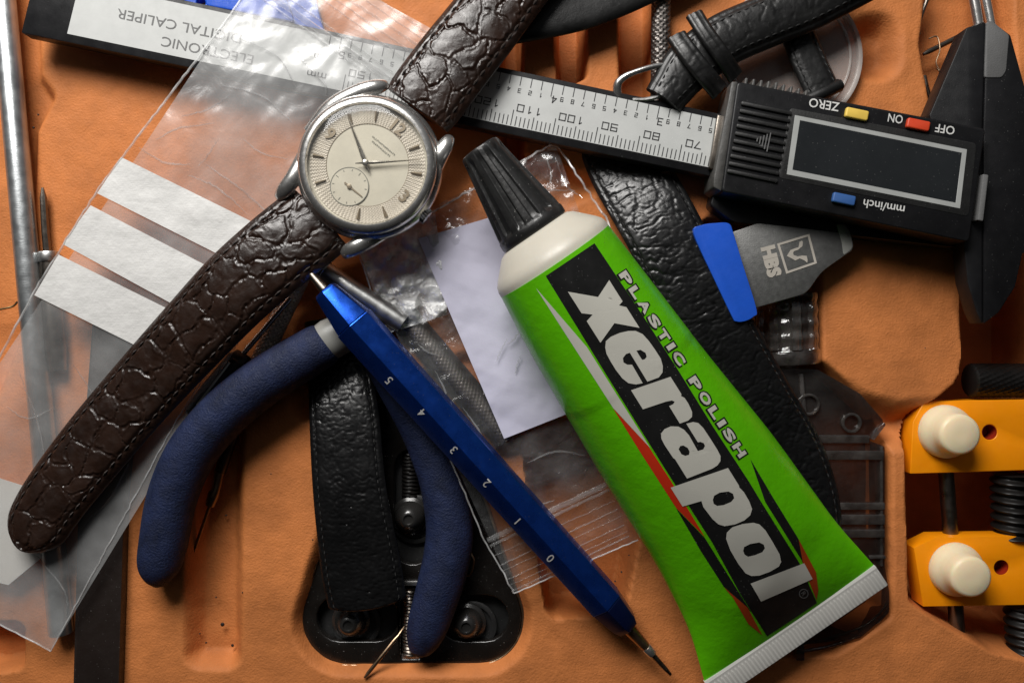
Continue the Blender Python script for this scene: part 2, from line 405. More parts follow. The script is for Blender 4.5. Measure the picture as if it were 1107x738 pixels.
def text_px(text, cx, cy, h, ang, wid=None, bold=0.0):
    """letters as photo-pixel points: centre, capital height, reading direction angle in the image (0 = to the right, y down)"""
    v, f = glyphs(text, bold); v = v.copy()
    sx = h if wid is None else wid/(v[:, 0].max()-v[:, 0].min())
    c, s = math.cos(ang), math.sin(ang); x = v[:, 0]*sx; y = v[:, 1]*h
    return np.stack([cx+x*c+y*s, cy+x*s-y*c], 1), f
def flat_px(P, f, z): return np.array([W(p[0], p[1], z) for p in P]), f
SEG = {'0': [(0,0,1,0),(1,0,1,1),(1,1,0,1),(0,1,0,0)], '1': [(.5,0,.5,1),(.2,.8,.5,1)], '2': [(0,1,1,1),(1,1,1,.5),(1,.5,0,.5),(0,.5,0,0),(0,0,1,0)],
       '3': [(0,1,1,1),(1,1,1,0),(1,0,0,0),(.2,.5,1,.5)], '4': [(.75,0,.75,1),(.75,1,0,.3),(0,.3,1,.3)], '5': [(1,1,0,1),(0,1,0,.55),(0,.55,1,.55),(1,.55,1,0),(1,0,0,0)],
       '6': [(1,1,0,1),(0,1,0,0),(0,0,1,0),(1,0,1,.5),(1,.5,0,.5)], '7': [(0,1,1,1),(1,1,.4,0)], '8': [(0,0,1,0),(1,0,1,1),(1,1,0,1),(0,1,0,0),(0,.5,1,.5)],
       '9': [(1,.5,0,.5),(0,.5,0,1),(0,1,1,1),(1,1,1,0),(1,0,0,0)]}
def digits_px(txt, cx, cy, h, w, ang, sw, gap=0.45):
    V = []; F = []; n = len(txt); tot = n*w+(n-1)*w*gap; c, s = math.cos(ang), math.sin(ang)
    for k, ch in enumerate(txt):
        x0 = -tot/2+k*w*(1+gap)
        for (a, b, c2, d2) in SEG[ch]:
            p = np.array([x0+a*w, (b-.5)*h]); q = np.array([x0+c2*w, (d2-.5)*h]); t = nrm(q-p); m = np.array([-t[1], t[0]])*sw/2
            p = p-t*sw/2; q = q+t*sw/2
            b0 = len(V); V += [p+m, p-m, q-m, q+m]; F.append((b0, b0+1, b0+2, b0+3))
    V = np.array(V); return np.stack([cx+V[:, 0]*c+V[:, 1]*s, cy+V[:, 0]*s-V[:, 1]*c], 1), F
def poly_px(outer, holes=()):
    L = [list(outer)]+[list(h) for h in holes]; P = [p for l in L for p in l]
    return np.array(P, float), [tuple(t) for t in tessellate_polygon([[Vector((p[0], p[1], 0)) for p in l] for l in L])]
def decal(P, f, bvh, off, maxlen=5.0):
    """print laid on a curved surface, a hair above it"""
    bm = bm_of((np.c_[P, np.zeros(len(P))], f))
    for _ in range(6):
        bmesh.ops.triangulate(bm, faces=bm.faces)
        es = [e for e in bm.edges if e.calc_length() > maxlen]
        if not es: break
        bmesh.ops.subdivide_edges(bm, edges=es, cuts=1)
    bmesh.ops.triangulate(bm, faces=bm.faces)
    v, f = from_bm(bm); out = []; o = Vector((0, 0, D))
    for p in v:
        q = Vector(W(p[0], p[1], 0)); dr = (q-o).normalized(); h = bvh.ray_cast(o, dr)
        if h[0] is None: h = bvh.find_nearest(o+dr*(D*0.9))
        n = h[1] if h[1].z > 0 else -h[1]
        out.append(np.array(h[0]+n*off))
    return np.array(out), f

# ------------------------------------------------------------------ leather straps
def strap(path, thick=10, pad=4, step=1.7, disp=None, end0=0, end1=0, seed=0, edge=0.45, sag=None):
    C = np.array([[*W(p[0], p[1], p[2]), p[3]*kz(p[2])] for p in path])
    C = catmull(C, 16); C, s = resample(C, step); Lt = s[-1]; n = len(C)
    T = np.gradient(C[:, :3], axis=0); T /= np.linalg.norm(T, axis=1)[:, None]
    Lv = np.stack([-T[:, 1], T[:, 0], 0*T[:, 0]], 1); Lv /= np.linalg.norm(Lv, axis=1)[:, None]
    U = np.cross(T, Lv); U[U[:, 2] < 0] *= -1
    w = C[:, 3]/2; wf = np.ones(n)
    if end0: d = np.clip((end0-s)/end0, 0, 1); wf *= np.sqrt(np.clip(1-d**2.3, 0.002, 1))
    if end1: d = np.clip((s-(Lt-end1))/end1, 0, 1); wf *= np.sqrt(np.clip(1-d**2.3, 0.002, 1))
    m = max(9, int(C[:, 3].max()/step)); u = np.linspace(-1, 1, m)
    uu = np.sign(u)*(1-(1-np.abs(u))**1.25)
    X = uu[None, :]*(w*wf)[:, None]
    h = thick*(1-edge*np.abs(uu)**7)[None, :]+pad*(1-np.abs(uu)**2.2)[None, :]*np.minimum(1, wf*1.2)[:, None]
    if disp is not None: h = h+disp(np.repeat(s[:, None], m, 1), X, (w*wf)[:, None]-np.abs(X))
    top = C[:, None, :3]+Lv[:, None, :]*X[..., None]+U[:, None, :]*h[..., None]
    hb = np.array([0.35, 0, 0, 0.35])*thick; ub = np.array([1.0, 0.93, -0.93, -1.0])
    bot = C[:, None, :3]+Lv[:, None, :]*(ub[None, :]*(w*wf)[:, None])[..., None]+U[:, None, :]*hb[None, :, None]
    ring = np.concatenate([top, bot], 1); k = m+4; V = ring.reshape(-1, 3); F = []
    i, j = np.meshgrid(np.arange(n-1), np.arange(k), indexing='ij'); j2 = (j+1) % k
    F = np.stack([i*k+j, (i+1)*k+j, (i+1)*k+j2, i*k+j2], -1).reshape(-1, 4).tolist()
    F.append(list(range(k))); F.append([(n-1)*k+q for q in reversed(range(k))])
    info = (C, s, Lv, U, w*wf, thick, pad)
    return (V, F), info
def stitches(info, inset=6, dash=5.5, gap=3.0, r=0.75, s0=6, s1=6, sides=(-1, 1), lift=0.3, tip=False):
    C, s, Lv, U, w, thick, pad = info; gs = []
    for sd in sides:
        a = s0
        while a+dash < s[-1]-s1:
            P = []
            for q in (a, a+dash*.5, a+dash):
                c = np.array([np.interp(q, s, C[:, k]) for k in range(3)]); k = int(np.clip(np.searchsorted(s, q), 0, len(s)-1))
                ww = w[k]; 
                if ww < inset+4: continue
                x = sd*(ww-inset); u = x/ww
                P.append(c+Lv[k]*x+U[k]*(thick*(1-0.45*abs(u)**7)+pad*(1-abs(u)**2.2)+lift))
            if len(P) == 3:
                P[0] = P[0]-U[0]*r*1.2; P[2] = P[2]-U[0]*r*1.2
                gs.append(tubepath(P, [r*.6, r, r*.6], 5))
            a += dash+gap
    return merge(*gs)
def croc(seed, cell=25):
    """flat rounded scales outlined by thin doubled creases, finer scales between"""
    def f(s, x, e):
        wx = s+fbm(s/30, x/30, seed)*34; wy = x+fbm(s/30+9, x/30, seed+1)*28
        f1, f2 = worley(wx/(cell*1.2), wy/(cell*0.95), seed); d = f2-f1
        g1, g2 = worley(wx/14+3, wy/11, seed+2); dg = g2-g1
        open_ = 1-sst(0.13, 0.27, d)
        scale = sst(0.06, 0.17, d)*(0.75+1.3*np.clip(0.7-f1, 0, 1))
        h = 1.2*scale+0.8*open_*sst(0.0, 0.13, dg)-0.5*np.exp(-((d-0.045)/0.02)**2)
        n1 = fbm(wx/21, wy/15, seed+6, 3); h = h-0.8*np.exp(-(n1/0.018)**2)*(0.3+0.7*open_)
        groove = -1.1*np.exp(-((e-8.5)/2.0)**2); m = sst(5, 13, e)
        return (h*m+0.7*sst(0, .14, dg)*(1-m)+groove-0.8+fbm(s/5, x/5, seed+3, 2)*0.35)*sst(0, 3.5, e)
    return f
def grain(seed, amp=0.55, cell=7.5, stretch=1.3, wr=0.0):
    """polygonal leather grain with thin creases"""
    def f(s, x, e):
        wx = s+fbm(s/9, x/9, seed)*7; wy = x+fbm(s/9+5, x/9, seed+1)*7
        f1, f2 = worley(wx/cell, wy/(cell*stretch), seed)
        big = vnoise(s/30, x/30, seed+9)
        h = amp*(0.6+0.8*big)*sst(0, 0.13, f2-f1)
        n = fbm(wx/20, wy/30, seed+5, 3); h = h-wr*np.exp(-(n/0.025)**2)
        ch = -1.0*np.exp(-((e-6)/1.5)**2)
        return (h-0.5+ch)*sst(0, 3, e)+fbm(s/70, x/70, seed+7)*1.0*sst(0, 12, e)
    return f

# ================================================================== SETTING: the orange tray
def sd_poly(X, Y, P):
    P = np.array(P, float); d = np.full(X.shape, 1e9); inside = np.zeros(X.shape, bool)
    for i in range(len(P)):
        a, b = P[i-1], P[i]; ex, ey = b-a; wx, wy = X-a[0], Y-a[1]
        t = np.clip((wx*ex+wy*ey)/(ex*ex+ey*ey+1e-9), 0, 1); d = np.minimum(d, np.hypot(wx-ex*t, wy-ey*t))
        c = ((a[1] > Y) != (b[1] > Y)); xs = (b[0]-a[0])*(Y-a[1])/(b[1]-a[1]+1e-12)+a[0]; inside ^= c & (X < xs)
    return np.where(inside, -d, d)
POCKETS = [  # inner outline, corner radius, depth, wall
    ([(445, 455), (374, 672), (516, 672)], 54, 56, 30),
    ([(222, 470), (246, 470), (243, 706), (216, 706)], 16, 24, 20),
    ([(574, 462), (704, 462), (664, 652), (602, 655)], 12, 62, 9),
    ([(770, 250), (872, 250), (874, 396), (948, 462), (950, 660), (900, 692), (800, 700), (745, 500)], 13, 66, 18),
    ([(1056, 200), (1150, 200), (1150, 706), (1080, 690), (1034, 664), (998, 642), (994, 480), (1003, 456), (1024, 442), (1044, 426), (1053, 410), (1056, 388), (1054, 330)], 13, 135, 18),
    ([(898, 412), (930, 432), (968, 444), (1012, 440), (990, 476), (958, 478), (930, 462)], 6, 30, 34),
    ([(1018, -40), (1078, -40), (1084, 60), (1090, 130), (1022, 112), (1010, 50)], 14, 38, 14),
    ([(946, 40), (950, 40), (950, 62), (946, 62)], 24, 22, 26),
    ([(546, -60), (558, -60), (560, 220), (546, 220)], 6, 46, 9),
    ([(604, -60), (626, -60), (626, 78), (610, 84)], 8, 50, 10),
    ([(678, -60), (700, -60), (700, 240), (690, 240), (680, 92)], 10, 52, 10),
    ([(-90, -90), (26, -90), (36, 84), (50, 106), (32, 140), (26, 330), (-10, 420), (-90, 440)], 9, 15, 14),
    ([(-90, 680), (16, 682), (16, 714), (-90, 726)], 10, 34, 10),
    ([(300, 330), (400, 300), (420, 420), (330, 440)], 14, 18, 22),
    ([(500, 395), (520, 395), (520, 470), (508, 470)], 14, 12, 18),
    ([(540, 170), (640, 200), (560, 240)], 10, 14, 20),
]
def tray():
    st = 2.2; xs = np.arange(-330, 1440, st); ys = np.arange(-330, 1070, st)
    X, Y = np.meshgrid(xs, ys, indexing='ij'); Z = np.zeros(X.shape)
    core = (X > -120) & (X < 1230) & (Y > -120) & (Y < 860)
    jx, jy = fbm(X/40, Y/40, 3)*3, fbm(X/40+7, Y/40, 4)*3
    for (P, r, dep, wall) in POCKETS:
        sd = sd_poly(X+jx, Y+jy, P)-r
        Z = np.minimum(Z, -dep*sst(0, wall, -sd+wall*0.25))
    Z += fbm(X/120, Y/120, 9)*5+fbm(X/8, Y/8, 12, 3)*0.2
    V = np.stack([X-CX, CY-Y, Z], -1).reshape(-1, 3)
    return V, grid_faces(len(xs), len(ys))
single('tray_surface', 'orange flocked plastic tool tray with moulded pockets under everything', 'tray', tray(), 'tray', 60, kind='structure')
def crumbs():
    gs = []
    for (x, y, r) in [(235, 680, 2.4), (246, 703, 1.8), (239, 560, 1.1), (217, 700, 1.1), (228, 650, .9), (255, 600, 1), (36, 138, 1.4), (41, 124, 1.1), (25, 139, 1),
                      (293, 512, 1.4), (672, 618, 1.1), (680, 600, .9), (665, 628, 1), (945, 332, 1.3), (988, 340, 1), (1000, 376, .9), (905, 378, 1.1), (210, 690, .8), (262, 640, .8), (338, 583, 1.1)]:
        gs.append(lathe(np.array([x-CX, CY-y, -16.0 if 205 < x < 262 and y > 480 else -1]), (0, 0, 1), [(r*.5, -1), (r, .4), (r*.7, 1.3), (r*.2, 1.6)], 7))
    return merge(*gs)
single('dirt_crumbs', 'tiny dark dirt crumbs lying scattered over the orange tray', 'dirt', crumbs(), 'bar', 30, kind='stuff')

# ================================================================== digital caliper
PH = math.radians(11.75); cph, sph = math.cos(PH), math.sin(PH)
def cal(a, b): return (766.7-a*cph+b*sph, 181-a*sph-b*cph)
ZB = 38.0
T = Thing('digital_caliper', 'black digital caliper with silver scale beam and grey display lying upside down', 'caliper')
beam = T.add('beam', slab([cal(-60, -9), cal(758, -9), cal(756, 62), cal(-60, 59)], ZB, ZB-18, 1.2, 2), 'black')
stk = [cal(0, 0), cal(709, 0), cal(707, 57.5), cal(-3, 53)]
lab = T.add('scale_label', slab(stk, ZB+0.35, ZB+0.02), 'sticker', beam, smooth=0)
ticks = []
def tick(a, b0, b1, w):
    P = [cal(a-w/2, b0), cal(a+w/2, b0), cal(a+w/2, b1), cal(a-w/2, b1)]
    ticks.append(flat_px(P, [(0, 1, 2, 3)], ZB+0.6))
for k in range(63, 151):
    a = 34+4.64*(k-70); L = 17 if k % 10 == 0 else (13 if k % 5 == 0 else 10.5)
    tick(a, 1.0, 1+L, 0.95)
for k in range(25, 62):
    a = 66+11.72*(k-30); tick(a, 53.6+0.005*a, 53.6+0.005*a-(14.5 if k % 10 == 0 else 10), 0.9)
UP = math.pi+PH
for k in range(70, 151, 10):
    if k in (130, 140): pass
    a = 34+4.64*(k-70)
    p = cal(a-12.5-(4 if k > 99 else 0), 21.0)
    ticks.append(flat_px(*digits_px(str(k), p[0], p[1], 7.2, 6.6, UP, 1.1), ZB+0.62))
for k in range(25, 61):
    a = 66+11.72*(k-30)
    if k % 10 == 0: p = cal(a-4.0, 37.5); ticks.append(flat_px(*digits_px(str(k//10), p[0], p[1], 7.0, 4.6, UP, 1.1), ZB+0.62))
    else: p = cal(a-0.6, 39.2); ticks.append(flat_px(*digits_px(str(k % 10), p[0], p[1], 4.2, 2.7, UP, 0.75), ZB+0.62))
ticks.append(flat_px(*text_px('in', 343, 62, 8.5, UP), ZB+0.62)); ticks.append(flat_px(*text_px('mm', 342, 82, 8.5, UP, 21), ZB+0.62))
T.add('scale_markings', merge(*ticks), 'ink', lab, smooth=0)
big = [flat_px(*text_px('ELECTRONIC', 224, 55, 10.5, UP, 101), ZB+0.62), flat_px(*text_px('DIGITAL CALIPER', 193.5, 28.5, 10.5, UP, 137), ZB+0.62)]
T.add('lettering', merge(*big), 'ink_grey', lab, smooth=0)
# slider body
ZT = 60.0
body = T.add('slider_body', merge(slab(round_poly([(797, 88), (1066, 139), (1048, 262), (780, 207)], 5, 4), ZT, 8, 2.0, 3),
     slab(round_poly([(793, 240), (1055, 270), (1058, 255), (774, 198), (768, 222)], 4), 30, 6, 1.5)), 'black')
cham = T.add('end_cap', slab([(791, 88), (798, 88), (780, 207), (771, 202), (772, 190)], ZT-2.2, 14, 1.6, 2), 'dark_grey', body)
T.add('wiper', slab([(776, 124), (786, 126), (777, 184), (767, 182)], ZB+9, ZB+0.8, 1.0), 'steel_dark', body)
rib = []
e1 = np.array([cph, sph]); e2 = np.array([-sph, cph])
g0 = np.array([802.0, 109.0])
for k in range(10):
    p = g0+e2*(k*8.3); w = 56
    q = [p, p+e1*w, p+e1*w+e2*4.4, p+e2*4.4]
    rib.append(slab(q, ZT+2.6, ZT-1, 1.3, 2))
T.add('grip_ribs', merge(*rib), 'black_rough', body)
tri = []
for k in range(5):
    c = np.array([818.0, 151.0])+e1*(k*3.2); hh = 2+k*2.1
    tri.append(flat_px([c-e2*hh, c-e2*hh+e1*1.2, c+e2*hh+e1*1.2, c+e2*hh], [(0, 1, 2, 3)], ZT+3.0))
T.add('arrow_mark', merge(*tri), 'ink_grey', body, smooth=0)
tr = []
for k in range(9):
    c = np.array([806.0, 84.0])+e1*(k*8.3)+np.array([0, -2.2+abs(k-4)*0.5])
    tr.append(slab([c, c+e1*3.2, c+e1*3.2+e2*16, c+e2*16], 50, 16, 1.1, 2))
T.add('thumb_ribs', merge(*tr), 'dark_grey', body)
tr = []
for k in range(9):
    c = np.array([786.0, 205.0])+e1*(k*7.2)*0.98
    tr.append(slab([c, c+e1*2.4, c+e1*2.4+e2*20-e1*6, c+e2*20-e1*6], 30, 10, 0.8, 1))
T.add('thumb_wheel', merge(*tr), 'black_rough', body)
fo = [(859.5, 124.5), (1045.5, 161.5), (1038, 225.5), (850.5, 188.5)]
rc = [(868-14, 116.5), (1056, 155), (1047, 234), (841, 192)]
T.add('display_recess', slab(round_poly(rc, 5, 4), ZT+0.5, ZT-0.5, 0.4), 'black_rough', body)
c = np.mean(fo, 0); fi = [c+(np.array(p)-c)*np.array([0.957, 0.90]) for p in fo]
fi = [(865, 130.2), (1040, 165.3), (1033.3, 219.3), (856.8, 183.6)]
T.add('display_frame', slab(fo, ZT+0.95, ZT+0.3, 0.2, 1, holes=[fi]), 'frame', body)
T.add('display', slab(fi, ZT+0.72, ZT+0.2), 'display', body, smooth=0)
def button(cx, cy, m, n):
    q = [np.array([cx, cy])+e1*a+e2*b for a, b in ((-12.5, -5.5), (12.5, -5.5), (12.5, 5.5), (-12.5, 5.5))]
    T.add('button', slab(round_poly(q, 2.5, 4), ZT+4.5, ZT-1, 1.6, 3), m, body, label=n)
button(927, 123, 'yellow', 'small yellow rubber zero button'); button(993.5, 134.5, 'red', 'small red rubber power button'); button(913, 215, 'blue_btn', 'small blue rubber unit button')
UP2 = math.pi+math.radians(9.5)
lt = [flat_px(*text_px(t, x, y, h, UP2, w, 0.01), ZT+0.75) for t, x, y, h, w in
      (('ZERO', 891, 113.5, 9.5, 33), ('ON', 968, 128.5, 9, 16), ('OFF', 1021.5, 140, 9, 21), ('mm/inch', 955.5, 223.5, 9, 45))]
T.add('lettering', merge(*lt), 'white_ink', body, smooth=0)
# jaws
ZJ = 46
T.add('sliding_jaw', slab([(1005, 124), (1045, 30), (1062, 24), (1066, 24), (1064, 84), (1062, 140), (1062, 350), (1056, 338), (1046, 305), (1042, 262)], ZJ, 22, 1.6, 2), 'black')
fj = T.add('fixed_jaw', slab([(1067, 24), (1072, 22), (1093, 38), (1109, 96), (1128, 100), (1128, 268), (1106, 274), (1098, 310), (1080, 338), (1064, 350), (1063.5, 140), (1065, 84)], ZJ-1, 22, 1.8, 2), 'black')
T.add('jaw_facet', slab(round_poly([(1066.5, 24), (1072, 22), (1091.5, 38), (1088, 77), (1083, 84), (1064.5, 84)], 3), ZJ+0.2, ZJ-6, 1.2, 2), 'graytab', fj, label='flat jaw face with its lit tone put into the grey')  # lighter grey stands for light falling on this facet
T.add('locking_tab', slab(round_poly([(1063, 188), (1069, 189), (1063, 239), (1057, 238)], 1.5), ZT-2, ZJ-4, 1.0), 'graytab', body)
T.done()

# ================================================================== steel rod, small tools on the far side
single('steel_rod', 'dull silver round rod lying along the tray edge and under the bag', 'rod', rod(W(0, -40, 13), W(66, 685, 13), 12.0, 12.0, 28, ends=1.5), 'rod')
T = Thing('flat_screwdriver', 'small screwdriver with thin dark upright blade beside the silver rod', 'screwdriver')
T.add('blade', tubepath([W(46, 203, 9), W(47, 214, 9), W(49, 250, 9), W(52, 280, 9)], [1.2, 3.6, 3.8, 4.2], 10), 'steel_dark')
fr_ = T.add('ferrule', rod(W(52, 272, 9), W(53, 284, 9), 11, 11, 22, ends=2), 'steel_dull')
T.add('handle', tubepath([W(53, 283, 9), W(56, 330, 9), W(60, 378, 9), W(62, 400, 9)], [9.5, 10, 11, 9], 20), 'steel_dark')
T.add('collar', rod(W(41, 285, 6), W(42, 306, 6), 4.5, 4.5, 12, ends=1), 'steel_dark')
T.done()
single('flat_bar', 'flat dark brown steel bar half covered by the clear bag', 'bar', slab(round_poly([(101, 330), (146, 352), (141, 470), (134, 540), (127, 780), (78, 780), (84, 560)], 2), 13, 0, 1.5), 'bar')
single('wire_ring', 'thin gold coloured wire loop beside the silver rod', 'wire', tubepath(catmull([W(-20, 338, 4), W(2, 334, 5), (W(14, 331, 4)), W(19, 326, 3)], 6), 1.2, 8), 'gold')
T = Thing('blue_tool_case', 'bright blue plastic tool behind the silver caliper beam', 'tool')
T.add('body', slab(round_poly([(140, -40), (330, -40), (352, 40), (300, 52), (140, 20)], 6), 12, -6, 3, 3, holes=[circ(217, 3, 5)]), 'blue_plastic')
T.add('raised_panel', slab(round_poly([(226, -30), (300, -30), (318, 24), (222, 6)], 4), 17, 10, 2, 3), 'blue_plastic')
T.add('raised_panel', slab(round_poly([(150, -30), (206, -30), (196, 1), (160, -5)], 4), 16, 10, 2, 3), 'blue_plastic')
T.done()

# ================================================================== clear zip bag, with card, strips and zip
def zb1(x, y):
    base = 41-15*sst(250, 640, y-(x-100)*0.2)
    return base+fbm(np.asarray(x, float)/45, np.asarray(y, float)/45, 31)*5*np.clip((460-y)/300, 0.25, 1)
def film(corners, zf, nu, nv, gap):
    A, B, C, Dd = [np.array(p, float) for p in corners]; gs = []
    u, v = np.meshgrid(np.linspace(0, 1, nu), np.linspace(0, 1, nv), indexing='ij')
    P = ((1-u)*(1-v))[..., None]*A+(u*(1-v))[..., None]*B+(u*v)[..., None]*C+((1-u)*v)[..., None]*Dd
    puff = (16*u*(1-u)*v*(1-v))**0.4
    for sgn in (1, 0):
        z = zf(P[..., 0], P[..., 1])-(0 if sgn else gap*puff)
        V = np.stack([(P[..., 0]-CX)*(D-z)/D, (CY-P[..., 1])*(D-z)/D, z], -1).reshape(-1, 3)
        gs.append((V, grid_faces(nu, nv)))
    return merge(*gs)
Q1 = [(-140, 603), (55, 703), (466, 31), (300, -60)]
T = Thing('clear_zip_bag', 'large clear zip bag with white strips under the wristwatch', 'plastic bag')
T.add('film', film(Q1, zb1, 70, 150, 2.0), 'film', smooth=60)
def on_bag(zf, pts, r, n=8, wob=0.0, dz=0.4):
    P, _ = resample(np.array(pts, float), 6); P = P+rng.normal(0, wob, P.shape) if wob else P
    return tubepath([W(p[0], p[1], float(zf(p[0], p[1]))+dz) for p in P], r, n)
T.add('seam', merge(on_bag(zb1, [(300, -60), (261, 0), (200, 81), (135, 166), (105, 206), (37, 315), (0, 385), (-140, 603)], 1.3, 6, 0.35),
                    on_bag(zb1, [(55, 703), (190, 455), (300, 285)], 0.8, 6, 0.3), on_bag(zb1, [(55, 703), (-140, 603)], 0.8, 6, 0.2)), 'seam')
def sheet(poly, zf, dz, cell=7):
    P, f = poly_px(poly); bm = bm_of((np.c_[P, 0*P[:, 0]], f))
    for _ in range(8):
        bmesh.ops.triangulate(bm, faces=bm.faces); es = [e for e in bm.edges if e.calc_length() > cell]
        if not es: break
        bmesh.ops.subdivide_edges(bm, edges=es, cuts=1)
    v, f = from_bm(bm); return np.array([W(p[0], p[1], float(zf(p[0], p[1]))+dz) for p in v]), f
for q in ([(131, 170), (269, 238), (300, 256), (262, 288), (105, 209)], [(98, 222), (225, 288), (200, 336), (68, 264), (80, 246)], [(63, 275), (184, 335), (160, 380), (37, 319)]):
    T.add('write_on_strip', sheet(q, zb1, 0.9), 'stripe', smooth=60)
zl = []
for (a, b, r) in (((296, -2), (420, 86), 3.2), ((282, -2), (400, 82), 1.2), ((352, -8), (446, 58), 1.1), ((366, -8), (452, 50), 1.5), ((383, -8), (456, 42), 0.9), ((310, -3), (424, 78), 1.0), ((398, -8), (462, 36), 1.1), ((338, -8), (440, 66), 0.8)):
    zl.append(on_bag(zb1, [a, b], r, 8, 0.25, 0.6))
T.add('zip_ridge', merge(*zl), 'zip')
for a, b, c_ in (((168, 152), (190, 140), (232, 133)), ((236, 150), (226, 166), (214, 180)), ((222, 178), (262, 206), (306, 246)), ((196, 126), (226, 118), (250, 102)), ((150, 160), (178, 176), (206, 178)), ((240, 92), (282, 104), (318, 134)),
                 ((262, 150), (284, 166), (312, 172)), ((20, 400), (44, 470), (52, 560)), ((78, 392), (104, 430), (120, 436)), ((40, 600), (70, 640), (72, 668)), ((96, 560), (118, 540), (140, 500)), ((256, 40), (300, 62), (322, 98)), ((204, 190), (236, 204), (268, 232)), ((322, 60), (350, 90), (352, 104)), ((8, 440), (30, 452), (60, 440))):
    P = catmull([np.array(q, float) for q in (a, b, c_)], 10); P = P+rng.normal(0, 0.35, P.shape); m_ = len(P)
    T.add('crease_glint', tubepath([W(p[0], p[1], float(zb1(p[0], p[1]))+0.1) for p in P], 0.25+1.0*np.sin(np.linspace(0.05, 3.09, m_))*(0.6+0.5*random.random()), 6, 0.6), 'crease')
T.done()
single('folded_card', 'blank off-white card seen through the clear bag corner', 'card', slab([(-60, 500), (0, 517), (35, 528), (60, 590), (9, 632), (-60, 615)], 22, 21.2), 'paper_in', 0)

# ================================================================== crumpled bag with white paper
def zb2(x, y):
    x = np.asarray(x, float); y = np.asarray(y, float)
    up = np.clip((400-y)/160, 0, 1)
    f1, f2 = worley(x/34, y/34, 5)
    return 24+fbm(x/26, y/26, 41)*(5+12*up)+4.5*up*sst(0, .5, f2-f1)
Q2 = [(556, 641), (742, 560), (600, 154), (386, 268)]
T = Thing('crumpled_zip_bag', 'crumpled small clear zip bag under the blue pen tool and green tube', 'plastic bag')
T.add('film', film(Q2, zb2, 80, 150, 3.0), 'film2', smooth=70)
T.add('seam', merge(on_bag(zb2, [(386, 268), (402, 318), (430, 383), (470, 455), (523, 583), (556, 641)], 0.9, 6, 0.5), on_bag(zb2, [(386, 268), (470, 228), (597, 156)], 1.2, 6, 0.6), on_bag(zb2, [(600, 154), (655, 236), (690, 330)], 1.2, 6, 0.6), on_bag(zb2, [(556, 641), (690, 583)], 0.7, 6, 0.3)), 'seam')
zl = []
for k, (a, b, r) in enumerate((((527, 584), (655, 524), 3.0), ((530, 590), (658, 529), 1.6), ((535, 600), (664, 541), 0.4), ((540, 611), (668, 550), 0.7), ((543, 617), (671, 558), 0.35), ((547, 627), (675, 567), 0.6), ((550, 633), (678, 574), 0.4), ((553, 639), (680, 579), 0.8))):
    zl.append(on_bag(zb2, [a, b], r, 8, 0.25, 0.5))
T.add('zip_ridge', merge(*zl), 'zip')
for a, b, c_ in (((536, 391), (541, 380), (548, 366)), ((557, 404), (559, 394), (563, 384)), ((548, 372), (556, 366), (566, 352)), ((470, 400), (480, 420), (486, 444)), ((452, 372), (462, 380), (474, 384)), ((600, 170), (612, 200), (630, 214)), ((590, 168), (596, 190), (590, 206)),  # the first short lines are added as white scratch glints over the paper
                 ((560, 214), (586, 206), (622, 206)), ((500, 440), (520, 470), (528, 500)), ((570, 500), (600, 488), (632, 492)), ((540, 540), (570, 548), (600, 540))):
    P = catmull([np.array(q, float) for q in (a, b, c_)], 10); P = P+rng.normal(0, 0.3, P.shape); m_ = len(P)
    T.add('crease_glint', tubepath([W(p[0], p[1], max(float(zb2(p[0], p[1])), 33.5 if p[1] < 410 and p[0] > 530 and p[1] > 340 else 0)+0.3) for p in P], 0.25+0.9*np.sin(np.linspace(0.05, 3.09, m_)), 6, 0.6), 'crease')
T.done()
def zb3(x, y):
    f1, f2 = worley(np.asarray(x, float)/27, np.asarray(y, float)/27, 15); g1, g2 = worley(np.asarray(x, float)/9, np.asarray(y, float)/11, 19)
    return 25+7.0*sst(0, .8, f2-f1)+fbm(np.asarray(x)/24, np.asarray(y)/24, 91)*11
single('bag_glare_film', 'crumpled film added for white bag glare beside the watch and paper slip', 'glare film', film([(420, 360), (484, 340), (470, 226), (386, 266)], zb3, 60, 90, 2.0), 'film3', 70)  # added piece, put in for the bright glare of the crumpled bag
def crumple(x, y):
    x = np.asarray(x, float); y = np.asarray(y, float); tri = lambda q: np.abs(q-np.floor(q)-0.5)
    z = 28+3.4*tri((x*0.93+y*0.36)/97+0.2)+3.0*tri((y*0.9-x*0.42)/74+0.1)+2.0*tri((x*0.6+y*0.8)/51)*vnoise(x/60, y/60, 3)+1.2*tri((x*0.2-y)/33)*vnoise(x/40, y/40, 8)
    return z+fbm(x/60., y/60., 77)*4
g = sheet([(452, 258), (520, 238), (572, 222), (672, 424), (545, 474), (500, 370)], lambda x, y: crumple(x, y), 0.0, 4)
single('white_paper', 'creased blank white paper slip under the green tube', 'paper', g, 'paper', 60)

# ================================================================== steel pieces by the pen tool
kn = lambda k, m, a: (lambda t, s, r: r+a*max(math.sin(k*s+m*t), math.sin(k*s-m*t)))
T = Thing('knurled_tool', 'fat knurled steel tool seen through the crumpled clear bag', 'tool')
P, _ = resample(np.array([W(432, 338, 8), W(548, 474, 6)]), 1.2)
T.add('grip', tubepath(P, 16, 60, rad=kn(1.35, 16, 0.45)), 'knurl_dark')
T.add('neck', rod(W(414, 318, 8), W(434, 341, 8), 12, 15, 24, ends=2), 'steel_dull')
T.done()
T = Thing('steel_tube', 'short brushed steel tube poking out beneath the brown strap', 'tube')
T.add('barrel', tubepath([W(338, 284, 30), W(352, 294, 30), W(436, 350, 26)], [10.5, 10.8, 10.8], 28), 'steel_dull')
T.add('end_ring', rod(W(344, 288, 30), W(352, 294, 30), 11.6, 11.6, 28, ends=1), 'steel')
T.done()
